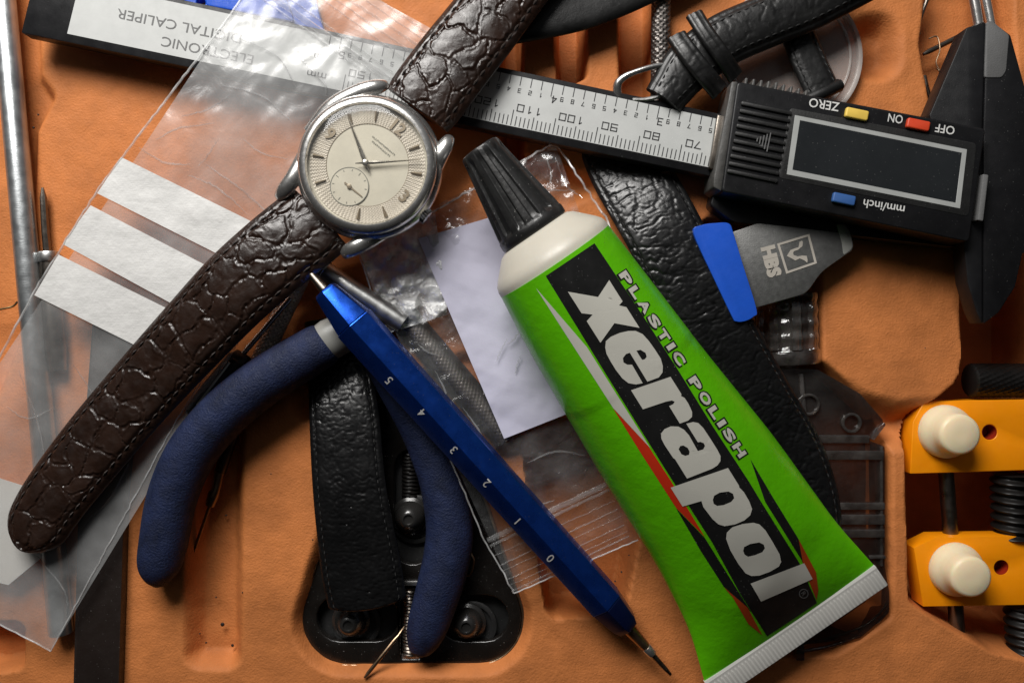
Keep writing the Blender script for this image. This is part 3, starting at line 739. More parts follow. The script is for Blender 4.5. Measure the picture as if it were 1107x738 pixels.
P, _ = resample(np.array([W(326, 296, 10), W(300, 350, 10), W(268, 420, 10)]), 1.1)
T = Thing('knurled_handle_screwdriver', 'thin knurled nickel handle between brown strap and pliers grip', 'screwdriver')
T.add('handle', tubepath(P, 10, 44, rad=kn(1.25, 11, 0.8)), 'knurl')
T.add('ferrule', rod(W(340, 266, 10), W(326, 296, 10), 6, 8.5, 18, ends=1), 'steel_dull')
T.done()
T = Thing('black_handle_screwdriver', 'small screwdriver with black handle half under the brown strap', 'screwdriver')
T.add('handle', tubepath([W(209, 453, 22), W(213, 449, 22), W(232, 424, 22), W(254, 398, 22), W(260, 390, 22), W(263, 387, 22)], [9, 14.5, 15, 15, 14.5, 9], 24), 'black')
T.add('shaft', rod(W(258, 388, 24), W(314, 322, 26), 3.0, 3.0, 14), 'steel')
T.add('clip', slab([(211.5, 437.5), (246.5, 390.5), (249, 392.5), (214, 439.5)], 38.5, 33, 0.4), 'steel_dull')  # pale strip laid on as the highlight line along the black handle
T.add('collar', rod(W(250, 386, 24), W(266, 396, 24), 11, 11, 20, ends=3), 'black')
T.done()
T = Thing('jewellers_screwdriver', 'tiny dark screwdriver with bronze blade lying in the tray slot', 'screwdriver')
T.add('handle', rod(W(262, 440, 2), W(238, 510, -4), 6.5, 6.0, 16, ends=1), 'steel_dark')
T.add('ferrule', tubepath([W(238, 508, -4), W(234, 528, -5), W(231, 534, -5), W(227, 546, -6)], [6, 5, 6.5, 5], 16), 'brass')
T.add('blade', tubepath([W(227, 545, -6), W(210, 594, -10), W(205, 610, -11)], [1.8, 1.8, 2.8], 10), 'brass')
T.done()

# ================================================================== triangular device in its pocket
T = Thing('case_opener', 'black triangular watch case opener with pins sitting in the tray pocket', 'case opener')
def tri_outline(r, n=14):
    C = [(445, 470), (376, 668), (514, 668)]; out = []
    for k, (a0, a1) in enumerate(((-160, -20), (-20+0, 90), (90, 200))):
        c = [C[0], C[2], C[1]][k]
        for i in range(n+1):
            a = math.radians(a0+(a1-a0)*i/n); out.append((c[0]+r*math.cos(a), c[1]+r*math.sin(a)))
    return out
def capsule(x0, x1, y, r, n=10):
    return [(x1+r*math.cos(t), y+r*math.sin(t)) for t in np.linspace(-math.pi/2, math.pi/2, n)]+[(x0+r*math.cos(t), y+r*math.sin(t)) for t in np.linspace(math.pi/2, 1.5*math.pi, n)]
def vcaps(x, y0, y1, r, n=10):
    return [(x+r*math.cos(t), y1+r*math.sin(t)) for t in np.linspace(0, math.pi, n)]+[(x+r*math.cos(t), y0+r*math.sin(t)) for t in np.linspace(math.pi, 2*math.pi, n)]
ZP = -16
holes = [capsule(367, 406, 668, 25), capsule(500, 525, 668, 25), vcaps(446, 505, 590, 20), round_poly([(433, 632), (455, 632), (455, 712), (433, 712)], 3)]
pl = T.add('plate', slab(tri_outline(50), ZP, ZP-12, 2.2, 3, holes=holes), 'black_gloss')
T.add('rim', slab(tri_outline(53.5), ZP+1.6, ZP-12, 1.2, 3, holes=[tri_outline(50.2)]), 'brass', pl, label='thin bronze coloured edge')
T.add('base_plate', slab(tri_outline(48), ZP-15, ZP-22, 0.8), 'black_rough')
for (x, y) in ((380, 669), (505, 671), (444, 557)):
    c = W(x, y, ZP-9)
    p = T.add('pin', lathe(c, (0, 0, 1), [(21, 0), (21, 4), (17.5, 6), (17, 8), (14, 15), (9, 20), (6.5, 21.5), (5.5, 21.5), (4.6, 19.5), (0.5, 19.2)], 36), 'pin_metal')
    T.add('pin_ring', lathe(W(x+6, y+3, ZP-14), (0, 0, 1), [(27, 0), (27, 5), (25.5, 6), (22, 6), (22, 2)], 36), 'black_rough', p)
P, _ = resample(np.array([W(444, 470, -30), W(444, 545, -30)]), 1.0)
T.add('threaded_rod', tubepath(P, 9.5, 24, rad=lambda t, s, r: r+0.9*math.sin(1.5*s+t)), 'spring')
P, _ = resample(np.array([W(443, 634, -20), W(443, 706, -22)]), 1.0)
T.add('threaded_rod', tubepath(P, 8, 24, rad=lambda t, s, r: r+0.8*math.sin(1.7*s+t)), 'steel_dark')
T.add('slot_edge', slab(round_poly([(434, 706), (454, 706), (454, 712), (434, 712)], 2), ZP-1.5, ZP-6, .8), 'steel')
T.add('slot_edge', slab(round_poly([(436, 628), (454, 628), (454, 633), (436, 633)], 1.5), ZP+4, ZP-4, .8), 'steel')
T.add('loop', tubepath(catmull([W(508, 596, ZP+2), W(512, 606, ZP+3), W(508, 620, ZP+2), W(500, 622, ZP+1)], 6), 1.6, 8), 'brass')
T.done()
single('spring_bar', 'fine bronze spring bar lying on the triangular opener', 'spring bar', tubepath([W(394, 732, 2), W(398, 727, 2), W(426, 692, -1), W(431, 686, -4), W(437, 677, -8)], [1.2, 2.1, 2.1, 1.2, 1.0], 10), 'brass')

# ================================================================== straps in black leather
def leather_strap(name, label, path, mkey, disp, thick=9, pad=3, end0=0, end1=0, inset=7, extra=None, group='black leather watch straps', st=True, step=1.25, **kw):
    T = Thing(name, label, 'watch strap', group)
    g, info = strap(path, thick, pad, step, disp, end0, end1)
    b = T.add('leather', g, mkey, smooth=70)
    if st: T.add('stitching', stitches(info, inset, **kw), 'stitch_black', b)
    if extra: extra(T, info)
    T.done()
leather_strap('watch_strap', 'black grained strap hanging into the triangular opener pocket',
    [(362, 345, -8, 64), (368, 400, 0, 68), (373, 450, 12, 75), (379, 530, 17, 79), (391, 610, 8, 86), (399, 655, 1, 84)], 'leather', grain(21, 0.78, 6.2, 1.25, 0.5), 9, 3, end1=9)
leather_strap('watch_strap', 'black grained strap running under the green tube and blue knife',
    [(660, 130, -14, 84), (677, 180, 0, 84), (716, 250, 22, 84), (762, 340, 26, 84), (812, 428, 16, 82), (850, 496, 4, 82), (868, 560, 0, 80), (862, 600, -4, 74)], 'leather', grain(33, 0.66, 8.0, 1.5, 0.8), 9, 4, end1=40)
leather_strap('watch_strap', 'smooth black strap passing under the brown crocodile strap',
    [(498, 34, 26, 58), (540, 22, 26, 60), (595, 12, 26, 60), (640, 0, 24, 60), (700, -26, 22, 60), (760, -60, 22, 60)], 'leather_smooth', None, 9, 1, st=False)
leather_strap('watch_strap', 'short black strap piece with hollow looped end over the milky lid',
    [(846, -10, 18, 40), (858, 30, 18, 37), (874, 70, 20, 37), (886, 96, 22, 37), (890, 106, 22, 37)], 'leather_smooth', grain(55, 0.3, 9, 1.2, 0.4), 8, 1.5, inset=5,
    extra=lambda T, i: T.add('spring_bar_loop', merge(rod(W(866, 112, 26), W(908, 92, 26), 7, 7, 18, ends=1), lathe(W(908.5, 91.6, 26.5), W(908, 92, 26)-W(866, 112, 26), [(5.2, -0.5), (5.2, 1.2), (3.6, 1.4), (3.0, -3)], 18)), 'leather_smooth'))
def buckle_extra(T, info):
    g, _ = strap([(750, 17, 44, 19), (762, 36, 51, 19), (779, 60, 51, 19), (794, 83, 40, 19)], 5, 1.2, 1.5, grain(61, 0.2, 6, 1.2, 0.3)); T.add('keeper_loop', g, 'leather_smooth', smooth=70)
    g, _ = strap([(731, 41, 43, 22), (743, 58, 50, 22), (760, 80, 50, 22), (776, 99, 40, 22)], 6, 1.5, 1.5, grain(62, 0.3, 6, 1.2, 0.6)); T.add('keeper_loop', g, 'leather_smooth', smooth=70)
    pts = catmull([W(722, 70, 40), W(707, 72, 41), W(690, 77, 41), (W(676, 83, 40)), W(668, 91, 38), W(668, 104, 34), W(673, 116, 30)], 8)
    b = T.add('buckle', tubepath(pts, np.interp(np.linspace(0, 1, len(pts)), [0, .4, .7, 1], [2.6, 3.2, 4.6, 4.6]), 14), 'steel')
    T.add('buckle_tongue', tubepath(catmull([W(684, 108, 36), W(700, 107.5, 38), W(714, 103, 41), W(725, 94, 45)], 6), np.linspace(2.6, 2.0, 19), 10), 'steel_dull')
leather_strap('watch_strap', 'black padded strap with steel buckle and two keeper loops',
    [(716, 110, 34, 44), (726, 96, 34, 48), (745, 72, 35, 56), (780, 46, 36, 57), (822, 27, 36, 57), (870, 7, 36, 58), (930, -24, 36, 58)], 'leather_smooth', grain(44, 0.25, 9, 1.3, 0.5), 9, 6, inset=10, extra=buckle_extra)

# ================================================================== milky lid, knurled rod, pins at the back
T = Thing('milky_lid', 'round milky plastic lid beneath the looped black strap', 'lid')
T.add('disc', slab(circ(855, 61, 77, 64), 6, 3), 'disc')
T.add('rim', slab(circ(855, 61, 78, 72), 9, 1, 0.8, 2, holes=[circ(855, 61, 73.5, 72)]), 'disc_rim')
T.add('step', slab(circ(855, 61, 66, 64), 8, 6.2, 0.6, 2, holes=[circ(855, 61, 63.5, 64)]), 'disc_rim')
T.done()
P, _ = resample(np.array([W(715, -40, 10), W(714, 80, 10), W(713, 125, 10)]), 1.1)
T = Thing('knurled_rod', 'dark knurled steel rod standing behind the strap buckle', 'rod')
T.add('grip', tubepath(P, 9.5, 40, rad=kn(1.05, 9, 0.9)), 'knurl_dark')
T.add('tip', rod(W(713, 122, 10), W(713, 150, 10), 5, 4, 16, ends=1), 'steel_dull'); T.done()
T = Thing('tweezers', 'polished steel tweezers pointing out behind the caliper jaws', 'tweezers')
T.add('arm', tubepath([W(1047, -60, -6), W(1053, 0, -6), W(1060, 40, -6)], [5.6, 5.4, 5], 14), 'steel')
T.add('arm', tubepath([W(1060, -60, -6), W(1066, 0, -6), W(1074, 40, -6)], [5.2, 5, 4.6], 14), 'steel'); T.done()
single('steel_pin', 'thin dark steel pin lying in the pocket by the caliper jaw', 'pin', tubepath([W(998, 59, -18), W(1004, 56, -18), W(1050, 33, -18)], [1.6, 2.8, 3.0], 10), 'steel_dark')
single('wire_clip', 'dark bent wire spring lying in the far tray pocket', 'wire', tubepath(catmull([W(1010, -20, -8), W(1000, 6, -8), W(994, 24, -8), W(993, 38, -8)], 8), 2.2, 10), 'steel_dark')
single('wire_scrap', 'fine curly wire scrap crossing the thin steel pin', 'wire', tubepath(catmull([W(1004, 42, -16), W(1013, 40, -15), W(1016, 54, -14), W(1012, 68, -16), W(1017, 78, -16), W(1012, 74, -16)], 8), 0.8, 8), 'brass')
single('spring_clip', 'dark curved steel spring beside the upper caliper jaw', 'spring', tubepath(catmull([W(999, 82, -10), W(1003, 98, -10), W(1010, 118, -12)], 8), 2.4, 10), 'steel_dark')

# ================================================================== clear plastic link tool in its pocket
T = Thing('link_remover', 'smoky clear plastic link remover sunk in the tray pocket under the tube', 'link remover')
P, _ = resample(np.array([W(850, 318, -18), W(852, 378, -18)]), 1.3)
T.add('knob', tubepath(P, 33, 72, rad=lambda t, s, r: r+2.0*(1 if math.sin(9*t) > 0 else -1)+0.7*math.sin(s*.42)), 'smoke_edge', smooth=25)
T.add('knob_core', rod(W(850, 300, -18), W(852, 400, -18), 12, 12, 24), 'smoke_edge')
T.add('knob_collar', rod(W(852, 378, -18), W(853, 394, -18), 34, 34, 48, ends=2), 'smoke_edge')
T.add('body', slab(round_poly([(838, 396), (884, 399), (930, 425), (956, 455), (940, 476), (957, 482), (957, 612), (962, 640), (962, 662), (930, 690), (840, 700), (780, 560)], 3), 2, -44, 2.2, 2), 'smoke')
dt = [slab(round_poly(q, 1.5), 5, 0, 0.9) for q in ([(862, 470), (940, 470), (940, 479), (862, 479)], [(872, 487), (956, 487), (956, 497), (872, 497)], [(890, 543), (957, 543), (957, 551), (890, 551)], [(893, 556), (957, 556), (957, 567), (893, 567)], [(898, 572), (957, 572), (957, 581), (898, 581)], [(941, 474), (956, 456), (958, 459), (945, 476)], [(940, 600), (958, 600), (958, 604), (940, 604)], [(864, 404), (869, 404), (874, 470), (868, 470)])]
dt += [slab(q, 4, -10, 0.8) for q in ([(952, 482), (955, 482), (955, 612), (952, 612)],)]
T.add('ridge', merge(*dt), 'smoke_edge')
for (x, y, r) in ((875, 437, 12), (921, 457, 11)):
    T.add('boss_ring', slab(circ(x, y, r, 36), 6, 0, 1.0, 2, holes=[circ(x, y, r-3.2, 36)]), 'smoke_edge')
rim = [tubepath(catmull([W(858, 714+d, -8), W(900, 706+d, -8), W(940, 690+d, -8), W(962, 664+d, -8), W(968, 642+d, -8)], 8), r, 10) for d, r in ((0, 3.0), (-9, 1.8), (-18, 1.4))]
T.add('base_rim', merge(*rim), 'smoke_edge')
T.add('latch', slab(round_poly([(861, 694), (870, 694), (870, 714), (861, 714)], 1.5), 6, -20, 1), 'smoke_edge')
T.done()

# ================================================================== yellow case holder with nylon pegs
T = Thing('case_holder', 'orange yellow plastic case holder with white nylon pegs in its pocket', 'case holder')
ZV = -8
for (poly, hole, peg) in (([(998.5, 435), (1012, 433.5), (1180, 431), (1180, 506), (984, 512), (987, 456)], (1070, 467), (1021, 466)),
                    ([(988, 592), (1011.5, 580.5), (1180, 578), (1180, 652), (998, 655)], (1082.5, 613), (1032.5, 614.5))):
    b = T.add('bar', slab(poly, ZV, ZV-26, 1.8, 3, holes=[circ(hole[0], hole[1], 8.2, 28)]), 'vise')
    T.add('hole_lining', lathe(W(hole[0], hole[1], ZV)-np.array([0, 0, 20]), (0, 0, 1), [(8.6, 0), (8.6, 19), (7.9, 19.3), (7.7, 1)], 24), 'hole', b)
    c = W(peg[0], peg[1], ZV); 
    T.add('peg', lathe(c, (0, 0, 1), [(29, -2), (29, 4), (28, 8), (25.8, 11.5), (23.2, 15), (22.0, 20), (21.8, 28), (20.8, 31.5), (18, 33.4), (5, 34.3), (0.5, 34.1)], 48), 'nylon', b, smooth=45)
T.add('guide_rod', rod(W(1022, 500, -26), W(1036, 700, -26), 8, 8, 20), 'steel_dark')
sp = []
P, _ = resample(np.array([W(1094, 512, -24), W(1096, 580, -24)]), 0.9)
T.add('spring', tubepath(P, 20, 30, rad=lambda t, s, r: r+2.6*math.sin(0.62*s+t)), 'spring')
P, _ = resample(np.array([W(1106, 654, -24), W(1112, 740, -24)]), 0.9)
T.add('spring', tubepath(P, 18, 30, rad=lambda t, s, r: r+2.4*math.sin(0.62*s+t)), 'spring')
P, _ = resample(np.array([W(1100, 394, -22), W(1100, 428, -22)]), 1.0)
P = np.array([W(1048, 411, -22)]), 0
Pk, _ = resample(np.array([W(1047, 411, -24), W(1150, 411, -24)]), 1.2)
T.add('knurled_knob', tubepath(Pk, np.r_[15, 17, np.full(len(Pk)-2, 18.5)], 64, rad=lambda t, s, r: r+0.5*math.sin(22*t+0.5*s)), 'spring')
T.done()

# ================================================================== case knife with blue handle
T = Thing('case_knife', 'blue handled case knife with grey blasted steel blade', 'case knife')
T.add('handle', slab(smooth_closed([(750, 252), (758, 243.5), (774, 241), (788, 241.5), (793, 252), (803, 285), (818, 334), (815, 342), (806, 347), (796, 347.5), (791, 341), (770, 297)], 4), 40, 14, 7, 4), 'blue_plastic', smooth=60)
bl = [(788, 252), (851, 230.5), (872, 238), (890, 241), (908, 239.5), (915, 242), (920, 252), (923, 266), (921, 271), (912, 277), (888, 294), (872, 317), (816, 333)]
b = T.add('blade', slab(round_poly(bl, [0, 8, 6, 6, 5, 5, 5, 5, 4, 6, 8, 8, 0]), 30, 25.5, 0.9, 2), 'blade')
T.add('edge_bevel', slab(round_poly([(904, 242), (914, 242.5), (919.5, 252), (922, 266), (920, 270), (912, 276), (910, 262)], 3), 30.35, 29, 0.4), 'sleeve', b, label='lighter ground tip of the blade')
za = math.radians(76)
mk = [flat_px(*text_px('HBS', 834, 282.5, 13.5, za, 34, 0.07), 30.5)]
def ring_px(o, i): return poly_px(o, [i])
so = [(840, 263.5), (875, 252.7), (883.2, 284.6), (850, 296)]; c = np.mean(so, 0); si = [c+(np.array(p)-c)*0.86 for p in so]
mk.append(flat_px(*ring_px(so, si), 30.5))
em = [(720, 228), (727, 235), (724, 262), (697, 285), (672, 293), (667, 303), (670, 316), (695, 325), (722, 319), (750, 321), (756, 345), (754, 364), (737, 350), (708, 337), (680, 350), (660, 338), (628, 322), (650, 286), (672, 277), (700, 268), (706, 236)]
mk.append(flat_px(*poly_px([(740+x/5.68, 220+y/5.68) for x, y in em]), 30.5))
T.add('etched_mark', merge(*mk), 'etch', b, smooth=0)
T.done()

# ================================================================== pliers
T = Thing('pliers', 'pliers with navy foam covered handles spread open on the tray', 'pliers')
def handle(pts, zs, rs, fl):
    P = catmull([np.r_[W(p[0], p[1], z), r] for p, z, r in zip(pts, zs, rs)], 14); P, _ = resample(P, 2.2)
    return tubepath(P[:, :3], np.clip(P[:, 3], 0.5, 99), 40, fl)
h1 = T.add('handle_grip', handle([(359, 366), (352, 371), (330, 384), (285, 412), (243, 446), (208, 488), (187, 535), (177, 585), (172, 612), (170, 628), (169, 634)],
    [36]*4+[34, 31, 29, 27, 26, 25, 25], [10, 22, 24.5, 25.5, 26, 26, 25.5, 24.5, 21.5, 12, 3], 0.95), 'foam', smooth=70)
h2 = T.add('handle_grip', handle([(409, 386), (413, 392), (428, 415), (452, 455), (468, 490), (479, 522), (486, 567), (483, 602), (474, 638), (461, 680), (454, 702), (452, 709)],
    [6]*5+[5, 4, 4, 4, 3, 2, 2], [8, 18, 21, 23, 24, 25, 25.5, 25.5, 24.5, 21.5, 13, 3], 0.9), 'foam', smooth=70)
T.add('sleeve', tubepath([W(347, 373, 36), W(358, 366, 36), W(372, 359, 35), W(378, 356, 35)], [20, 21.5, 20.5, 18], 30, 0.9), 'sleeve', label='grey plastic end of the foam grip')
T.add('tang', tubepath([W(366, 362, 34), W(400, 345, 28), W(430, 330, 18)], [10, 12, 10], 20, 0.6), 'steel_dull')
T.add('tang', tubepath([W(412, 392, 8), W(396, 370, 10), W(380, 340, 12)], [10, 12, 10], 20, 0.6), 'steel_dull')
T.add('joint', lathe(W(398, 356, 6), (0, 0, 1), [(17, 0), (17, 20), (14, 23), (6, 24)], 32), 'steel_dull')
T.done()

# ================================================================== blue pen tool
T = Thing('pen_tool', 'blue hexagonal spring bar tool numbered from five to zero', 'hand tool')
pa, pb = W(383, 349, 64), W(655, 651, 28); ax = nrm(pb-pa)
def hexrod(P, R, rot=0.30):
    return tubepath(P, R, 6, rot=math.pi/2+math.radians(rot*20))
barrel = T.add('barrel', bevel(hexrod([pa, pb], [22.5, 20.5]), 0.8, 2, 25), 'anod', smooth=20)
T.add('end_cone', bevel(hexrod([pa-ax*44, pa-ax*41, pa-ax*0.3], [11.5, 13.5, 21.5]), 0.7, 2, 20), 'anod', smooth=20)
T.add('nose_cone', bevel(hexrod([pb+ax*0.3, pb+ax*28, pb+ax*36], [20, 16, 12.5]), 0.7, 2, 20), 'anod_dark', smooth=20)
T.add('fork_tip', merge(tubepath([pa-ax*74-np.array([0, 0, 6]), pa-ax*44], [3.5, 5.5], 14)), 'steel_dark')
nz = pb+ax*36
T.add('nose_sleeve', tubepath([nz, nz+ax*26, nz+ax*29], [7.5, 5.5, 5], 20), 'brass')
T.add('nose_ring', rod(nz+ax*29, nz+ax*40, 5.6, 5.2, 20, ends=1), 'steel')
T.add('blade', tubepath([nz+ax*40, nz+ax*62, nz+ax*70], [3.0, 2.4, 1.6], 12), 'steel_dark')
bg = T.parts[barrel][1]; bb = BVHTree.FromPolygons([Vector(v) for v in bg[0]], bg[1])
dg_ = []
pang = math.atan2(299, 270)
for tx, x, y in (('5', 420.5, 411), ('4', 456, 446), ('3', 490.5, 486), ('2', 526, 522), ('1', 559.5, 563), ('0', 595, 603)):
    P, f = text_px(tx, x, y, 9.0, pang+math.pi, None, 0.005); dg_.append(decal(P, f, bb, 0.35, 4))
T.add('numerals', merge(*dg_), 'white_ink', barrel, smooth=0)
T.done()

# ================================================================== green tube of polish
T = Thing('polish_tube', 'green and black tube of plastic polish with black screw cap', 'tube')
P0, P1 = W(599, 282, 80), W(859, 671, 34); tax = nrm(P1-P0); TL = np.linalg.norm(P1-P0)
tl = nrm(np.cross(tax, np.array([0, 0, 1.0]))); tl = -tl if tl[0] < 0 else tl; tu = np.cross(tl, tax); tu = tu if tu[2] > 0 else -tu
def spline(xs, ys):
    q = np.linspace(0, 1, 400); v = np.interp(q, xs, ys); k = np.ones(41)/41; v = np.convolve(np.pad(v, 20, mode='reflect', reflect_type='odd'), k, 'valid')
    return lambda t: np.interp(t, q, v)
AL = spline([0, .11, .45, .71, .876, 1], [63, 69.5, 80.5, 85.5, 95, 113]); AR = spline([0, .34, .6, .86, 1], [63, 74.5, 86.5, 92, 101])
def section(t, n=128):
    aL = float(AL(t)); aR = float(AR(t)); b = 63*(1-t**3.3)+2.2-3.0*math.sin(math.pi*t)**2
    e = 1.0-0.18*math.sin(math.pi*t)
    th = np.linspace(0, 2*math.pi, n, endpoint=False); c, s = np.cos(th), np.sin(th)
    x = np.where(c > 0, aR, aL)*np.sign(c)*np.abs(c)**(1.0-0.10*t); y = b*np.sign(s)*np.abs(s)**(1.0+0.25*t*(t > 0.3))
    ctr = P0+(P1-P0)*t
    dent = (1.3*np.sin(3*th+1.1)+1.1*np.sin(5*th+9*t))*math.sin(math.pi*t)*0.7+2.2*np.exp(-((t-0.86)/0.05)**2)*np.sin(4*th+0.6)*0.8
    return ctr+x[:, None]*tl+(y+dent*(np.abs(s)))[:, None]*tu
ts = np.linspace(0, 1, 110); V = np.concatenate([section(t) for t in ts]); n = 128; F = []
for k in range(len(ts)-1):
    for i in range(n):
        j = (i+1) % n; F.append((k*n+i, k*n+j, (k+1)*n+j, (k+1)*n+i))
F.append(tuple(reversed(range(n)))); F.append(tuple((len(ts)-1)*n+i for i in range(n)))
body = T.add('tube_body', (V, F), 'green', smooth=60)
tb = BVHTree.FromPolygons([Vector(v) for v in V], F)
T.add('shoulder', lathe(P0, -tax, [(63.1, -0.5), (63.0, 4), (61.5, 9), (57.5, 14), (42, 30), (36, 33), (33, 34)], 96, up=(0, 0, 1)), 'shoulder', smooth=50)
def flute(t, h, r):
    q = (t*13/(2*math.pi)) % 1.0
    return r if h < 44 or h > 126 else r-2.9*float(sst(0.30, 0.42, q)*(1-sst(0.80, 0.92, q)))*min(1, (h-44)/4)*min(1, (126-h)/9)
cp = [(32, 33.5), (35.6, 34), (36.2, 35), (36.2, 42), (35.0, 44), (34.7, 46)]+[(34.6-13*k/20, 48+72*k/20) for k in range(21)]+[(21.3, 123), (20.9, 127), (20.0, 129.6), (18.2, 130.6), (9, 130.9), (0.5, 131)]
T.add('cap', lathe(P0, -tax, cp, 260, up=(0, 0, 1), rad=flute), 'cap', smooth=40)
# crimped end
nr = 50; us = np.linspace(-1, 1, nr*6+1); rows = [(-2, 2.4), (0.5, 3.4), (3, 3.2), (5, 3.6), (20, 3.6), (23, 3.2), (24, 1.6)]
top = []; bot = []
for (d, h) in rows:
    for u in us:
        rd = 0.9*(abs(((u+1)/2*nr) % 1-0.5)*2-0.5) if 3 < d < 22 else 0
        p = P1+tax*d+tl*(u*107-6.0); top.append(p+tu*(h+rd)); bot.append(p-tu*(h*0.8))
m_ = len(us); gf = grid_faces(len(rows), m_); off = len(top)
F = gf+[[i+off for i in reversed(q)] for q in gf]
for i in range(m_-1):
    F.append([i, i+1, i+1+off, i+off]); e = (len(rows)-1)*m_; F.append([e+i+1, e+i, e+i+off, e+i+1+off])
for k in range(len(rows)-1):
    a, b = k*m_, (k+1)*m_; F.append([b, a, a+off, b+off]); a += m_-1; b += m_-1; F.append([a, b, b+off, a+off])
T.add('crimp', (np.array(top+bot), F), 'crimp', smooth=20)
def dec(name, polys, m, off, label=None):
    T.add(name, merge(*[decal(*p, tb, off) for p in polys]), m, body, smooth=60, label=label)
band = [(590, 298.3), (642.5, 263), (690, 334), (733, 400), (770, 460), (810, 521), (822, 541), (864, 608), (883, 651), (855, 670), (829, 687), (800, 641), (770, 586), (720, 508), (655, 404)]
dec('black_band', [poly_px(band)], 'label_black', 0.30)
dec('black_sliver', [poly_px([(811, 496), (837, 540), (863, 582), (868, 609), (866, 604), (827, 542)]), poly_px([(731, 549), (762, 581), (772, 597), (812, 661), (806, 655), (782, 633), (757, 594)])], 'label_black', 0.30)
dec('white_sliver', [poly_px([(579.4, 311), (634.5, 375), (642, 387), (703, 484), (662.8, 440.5), (619.6, 373.5)])], 'label_white', 0.30)
dec('red_sliver', [poly_px([(662.8, 441), (701, 482), (725, 519), (762, 580), (731, 548.5), (692, 488)])], 'label_red', 0.32)
dec('orange_sliver', [poly_px([(863, 582), (882, 618), (884.5, 637), (882.5, 648), (876, 632), (868, 609)]), poly_px([(782, 633.5), (808, 656), (824, 686), (809, 674), (792, 645)])], 'label_orange', 0.34)
def cr(pts, ox, oy, sc=7.38): return [(ox+x/sc, oy+y/sc) for x, y in pts]
Lx = cr([(103, 186), (342, 229), (429, 95), (536, 264), (508, 296), (566, 310), (671, 475), (472, 437), (362, 592), (253, 420), (300, 368), (212, 357)], 600, 290)
Le = cr([(105, 260), (110, 210), (150, 175), (220, 145), (290, 130), (345, 130), (400, 155), (450, 210), (500, 280), (545, 350), (562, 410), (560, 460), (530, 500), (440, 533), (300, 303), (270, 313), (245, 345), (250, 380), (280, 398), (318, 398), (403, 545), (350, 555), (290, 545), (240, 505), (190, 440), (150, 375), (115, 310)], 640, 340)
He = cr([(352, 287), (385, 280), (425, 305), (434, 335), (420, 355), (398, 360), (375, 325)], 640, 340)
Lr = cr([(15, 158), (328, 52), (415, 190), (412, 205), (440, 220), (470, 265), (500, 330), (500, 370), (470, 400), (403, 424), (318, 285), (350, 270), (362, 250), (340, 240), (290, 250), (110, 310)], 680, 400)
La = cr([(233, -18), (325, 130), (345, 127), (372, 137), (382, 160), (368, 187), (325, 200), (255, 75), (215, 30), (170, 5), (110, 3), (60, 25), (33, 60), (35, 100), (60, 150), (130, 255), (145, 265), (240, 418), (440, 340), (480, 315), (505, 280), (505, 240), (480, 190), (420, 95), (368, 17), (328, -23), (288, -31)], 710, 460)
Ha = cr([(172, 185), (185, 160), (210, 155), (245, 175), (260, 205), (255, 230), (225, 238), (195, 225)], 710, 460)
Lp = cr([(110, 490), (565, 335), (652, 475), (655, 490), (690, 525)], 710, 460)+cr([(243, 8), (262, 60), (250, 100), (210, 135), (150, 160), (80, 172), (40, 160), (0, 125)], 770, 540, 6.15)+cr([(370, 645), (355, 597), (205, 640)], 710, 460)
Hp = cr([(445, 590), (455, 555), (500, 530), (570, 522), (605, 540), (615, 575), (590, 605), (530, 630), (480, 636), (452, 620)], 710, 460)
Lo = cr([(90, 255), (95, 215), (130, 180), (200, 158), (270, 150), (310, 160), (350, 200), (400, 280), (445, 360), (455, 410), (440, 440), (380, 475), (310, 500), (260, 503), (220, 485), (170, 420), (120, 335)], 770, 540, 6.15)
Ho = cr([(203, 335), (210, 310), (250, 290), (310, 280), (340, 295), (347, 320), (330, 345), (280, 365), (235, 375), (212, 360)], 770, 540, 6.15)
Ll = cr([(253, 553), (608, 418), (665, 523), (322, 672)], 770, 540, 6.15)
dec('brand_lettering', [poly_px(Lx), poly_px(Le, [He]), poly_px(Lr), poly_px(La, [Ha]), poly_px(Lp, [Hp]), poly_px(Lo, [Ho]), poly_px(Ll)], 'label_white', 0.75)
dec('registered_mark', [poly_px(circ(868.4, 640.8, 5.2, 24), [circ(868.4, 640.8, 4.3, 24)]), text_px('R', 868.4, 640.8, 5.0, math.radians(56))], 'ink_grey', 0.75)
# PLASTIC POLISH set letter by letter along the band
word = 'PLASTIC POLISH'; adv = {'I': 0.62, ' ': 0.75, 'L': 0.95, 'T': 0.98}; tot = sum(adv.get(c, 1.08) for c in word)
a_, b_ = np.array([671.0, 293.0]), np.array([804.0, 494.0]); dirv = nrm(b_-a_); an = math.atan2(dirv[1], dirv[0]); Lw = np.linalg.norm(b_-a_); pos = 0
wf, wb = [], []
for ch in word:
    w_ = adv.get(ch, 1.08)/tot*Lw
    if ch != ' ':
        c = a_+dirv*(pos+w_/2); ww = w_*0.80
        wf.append(text_px(ch, c[0], c[1], 8.6, an, ww*(0.62 if ch == 'I' else 1), 0.045)); wb.append(text_px(ch, c[0], c[1], 10.8, an, (ww+2.6)*(0.75 if ch == 'I' else 1), 0.085))
    pos += w_
dec('slogan_outline', wb, 'label_black', 0.45); dec('slogan_lettering', wf, 'label_white', 0.85)
T.done()

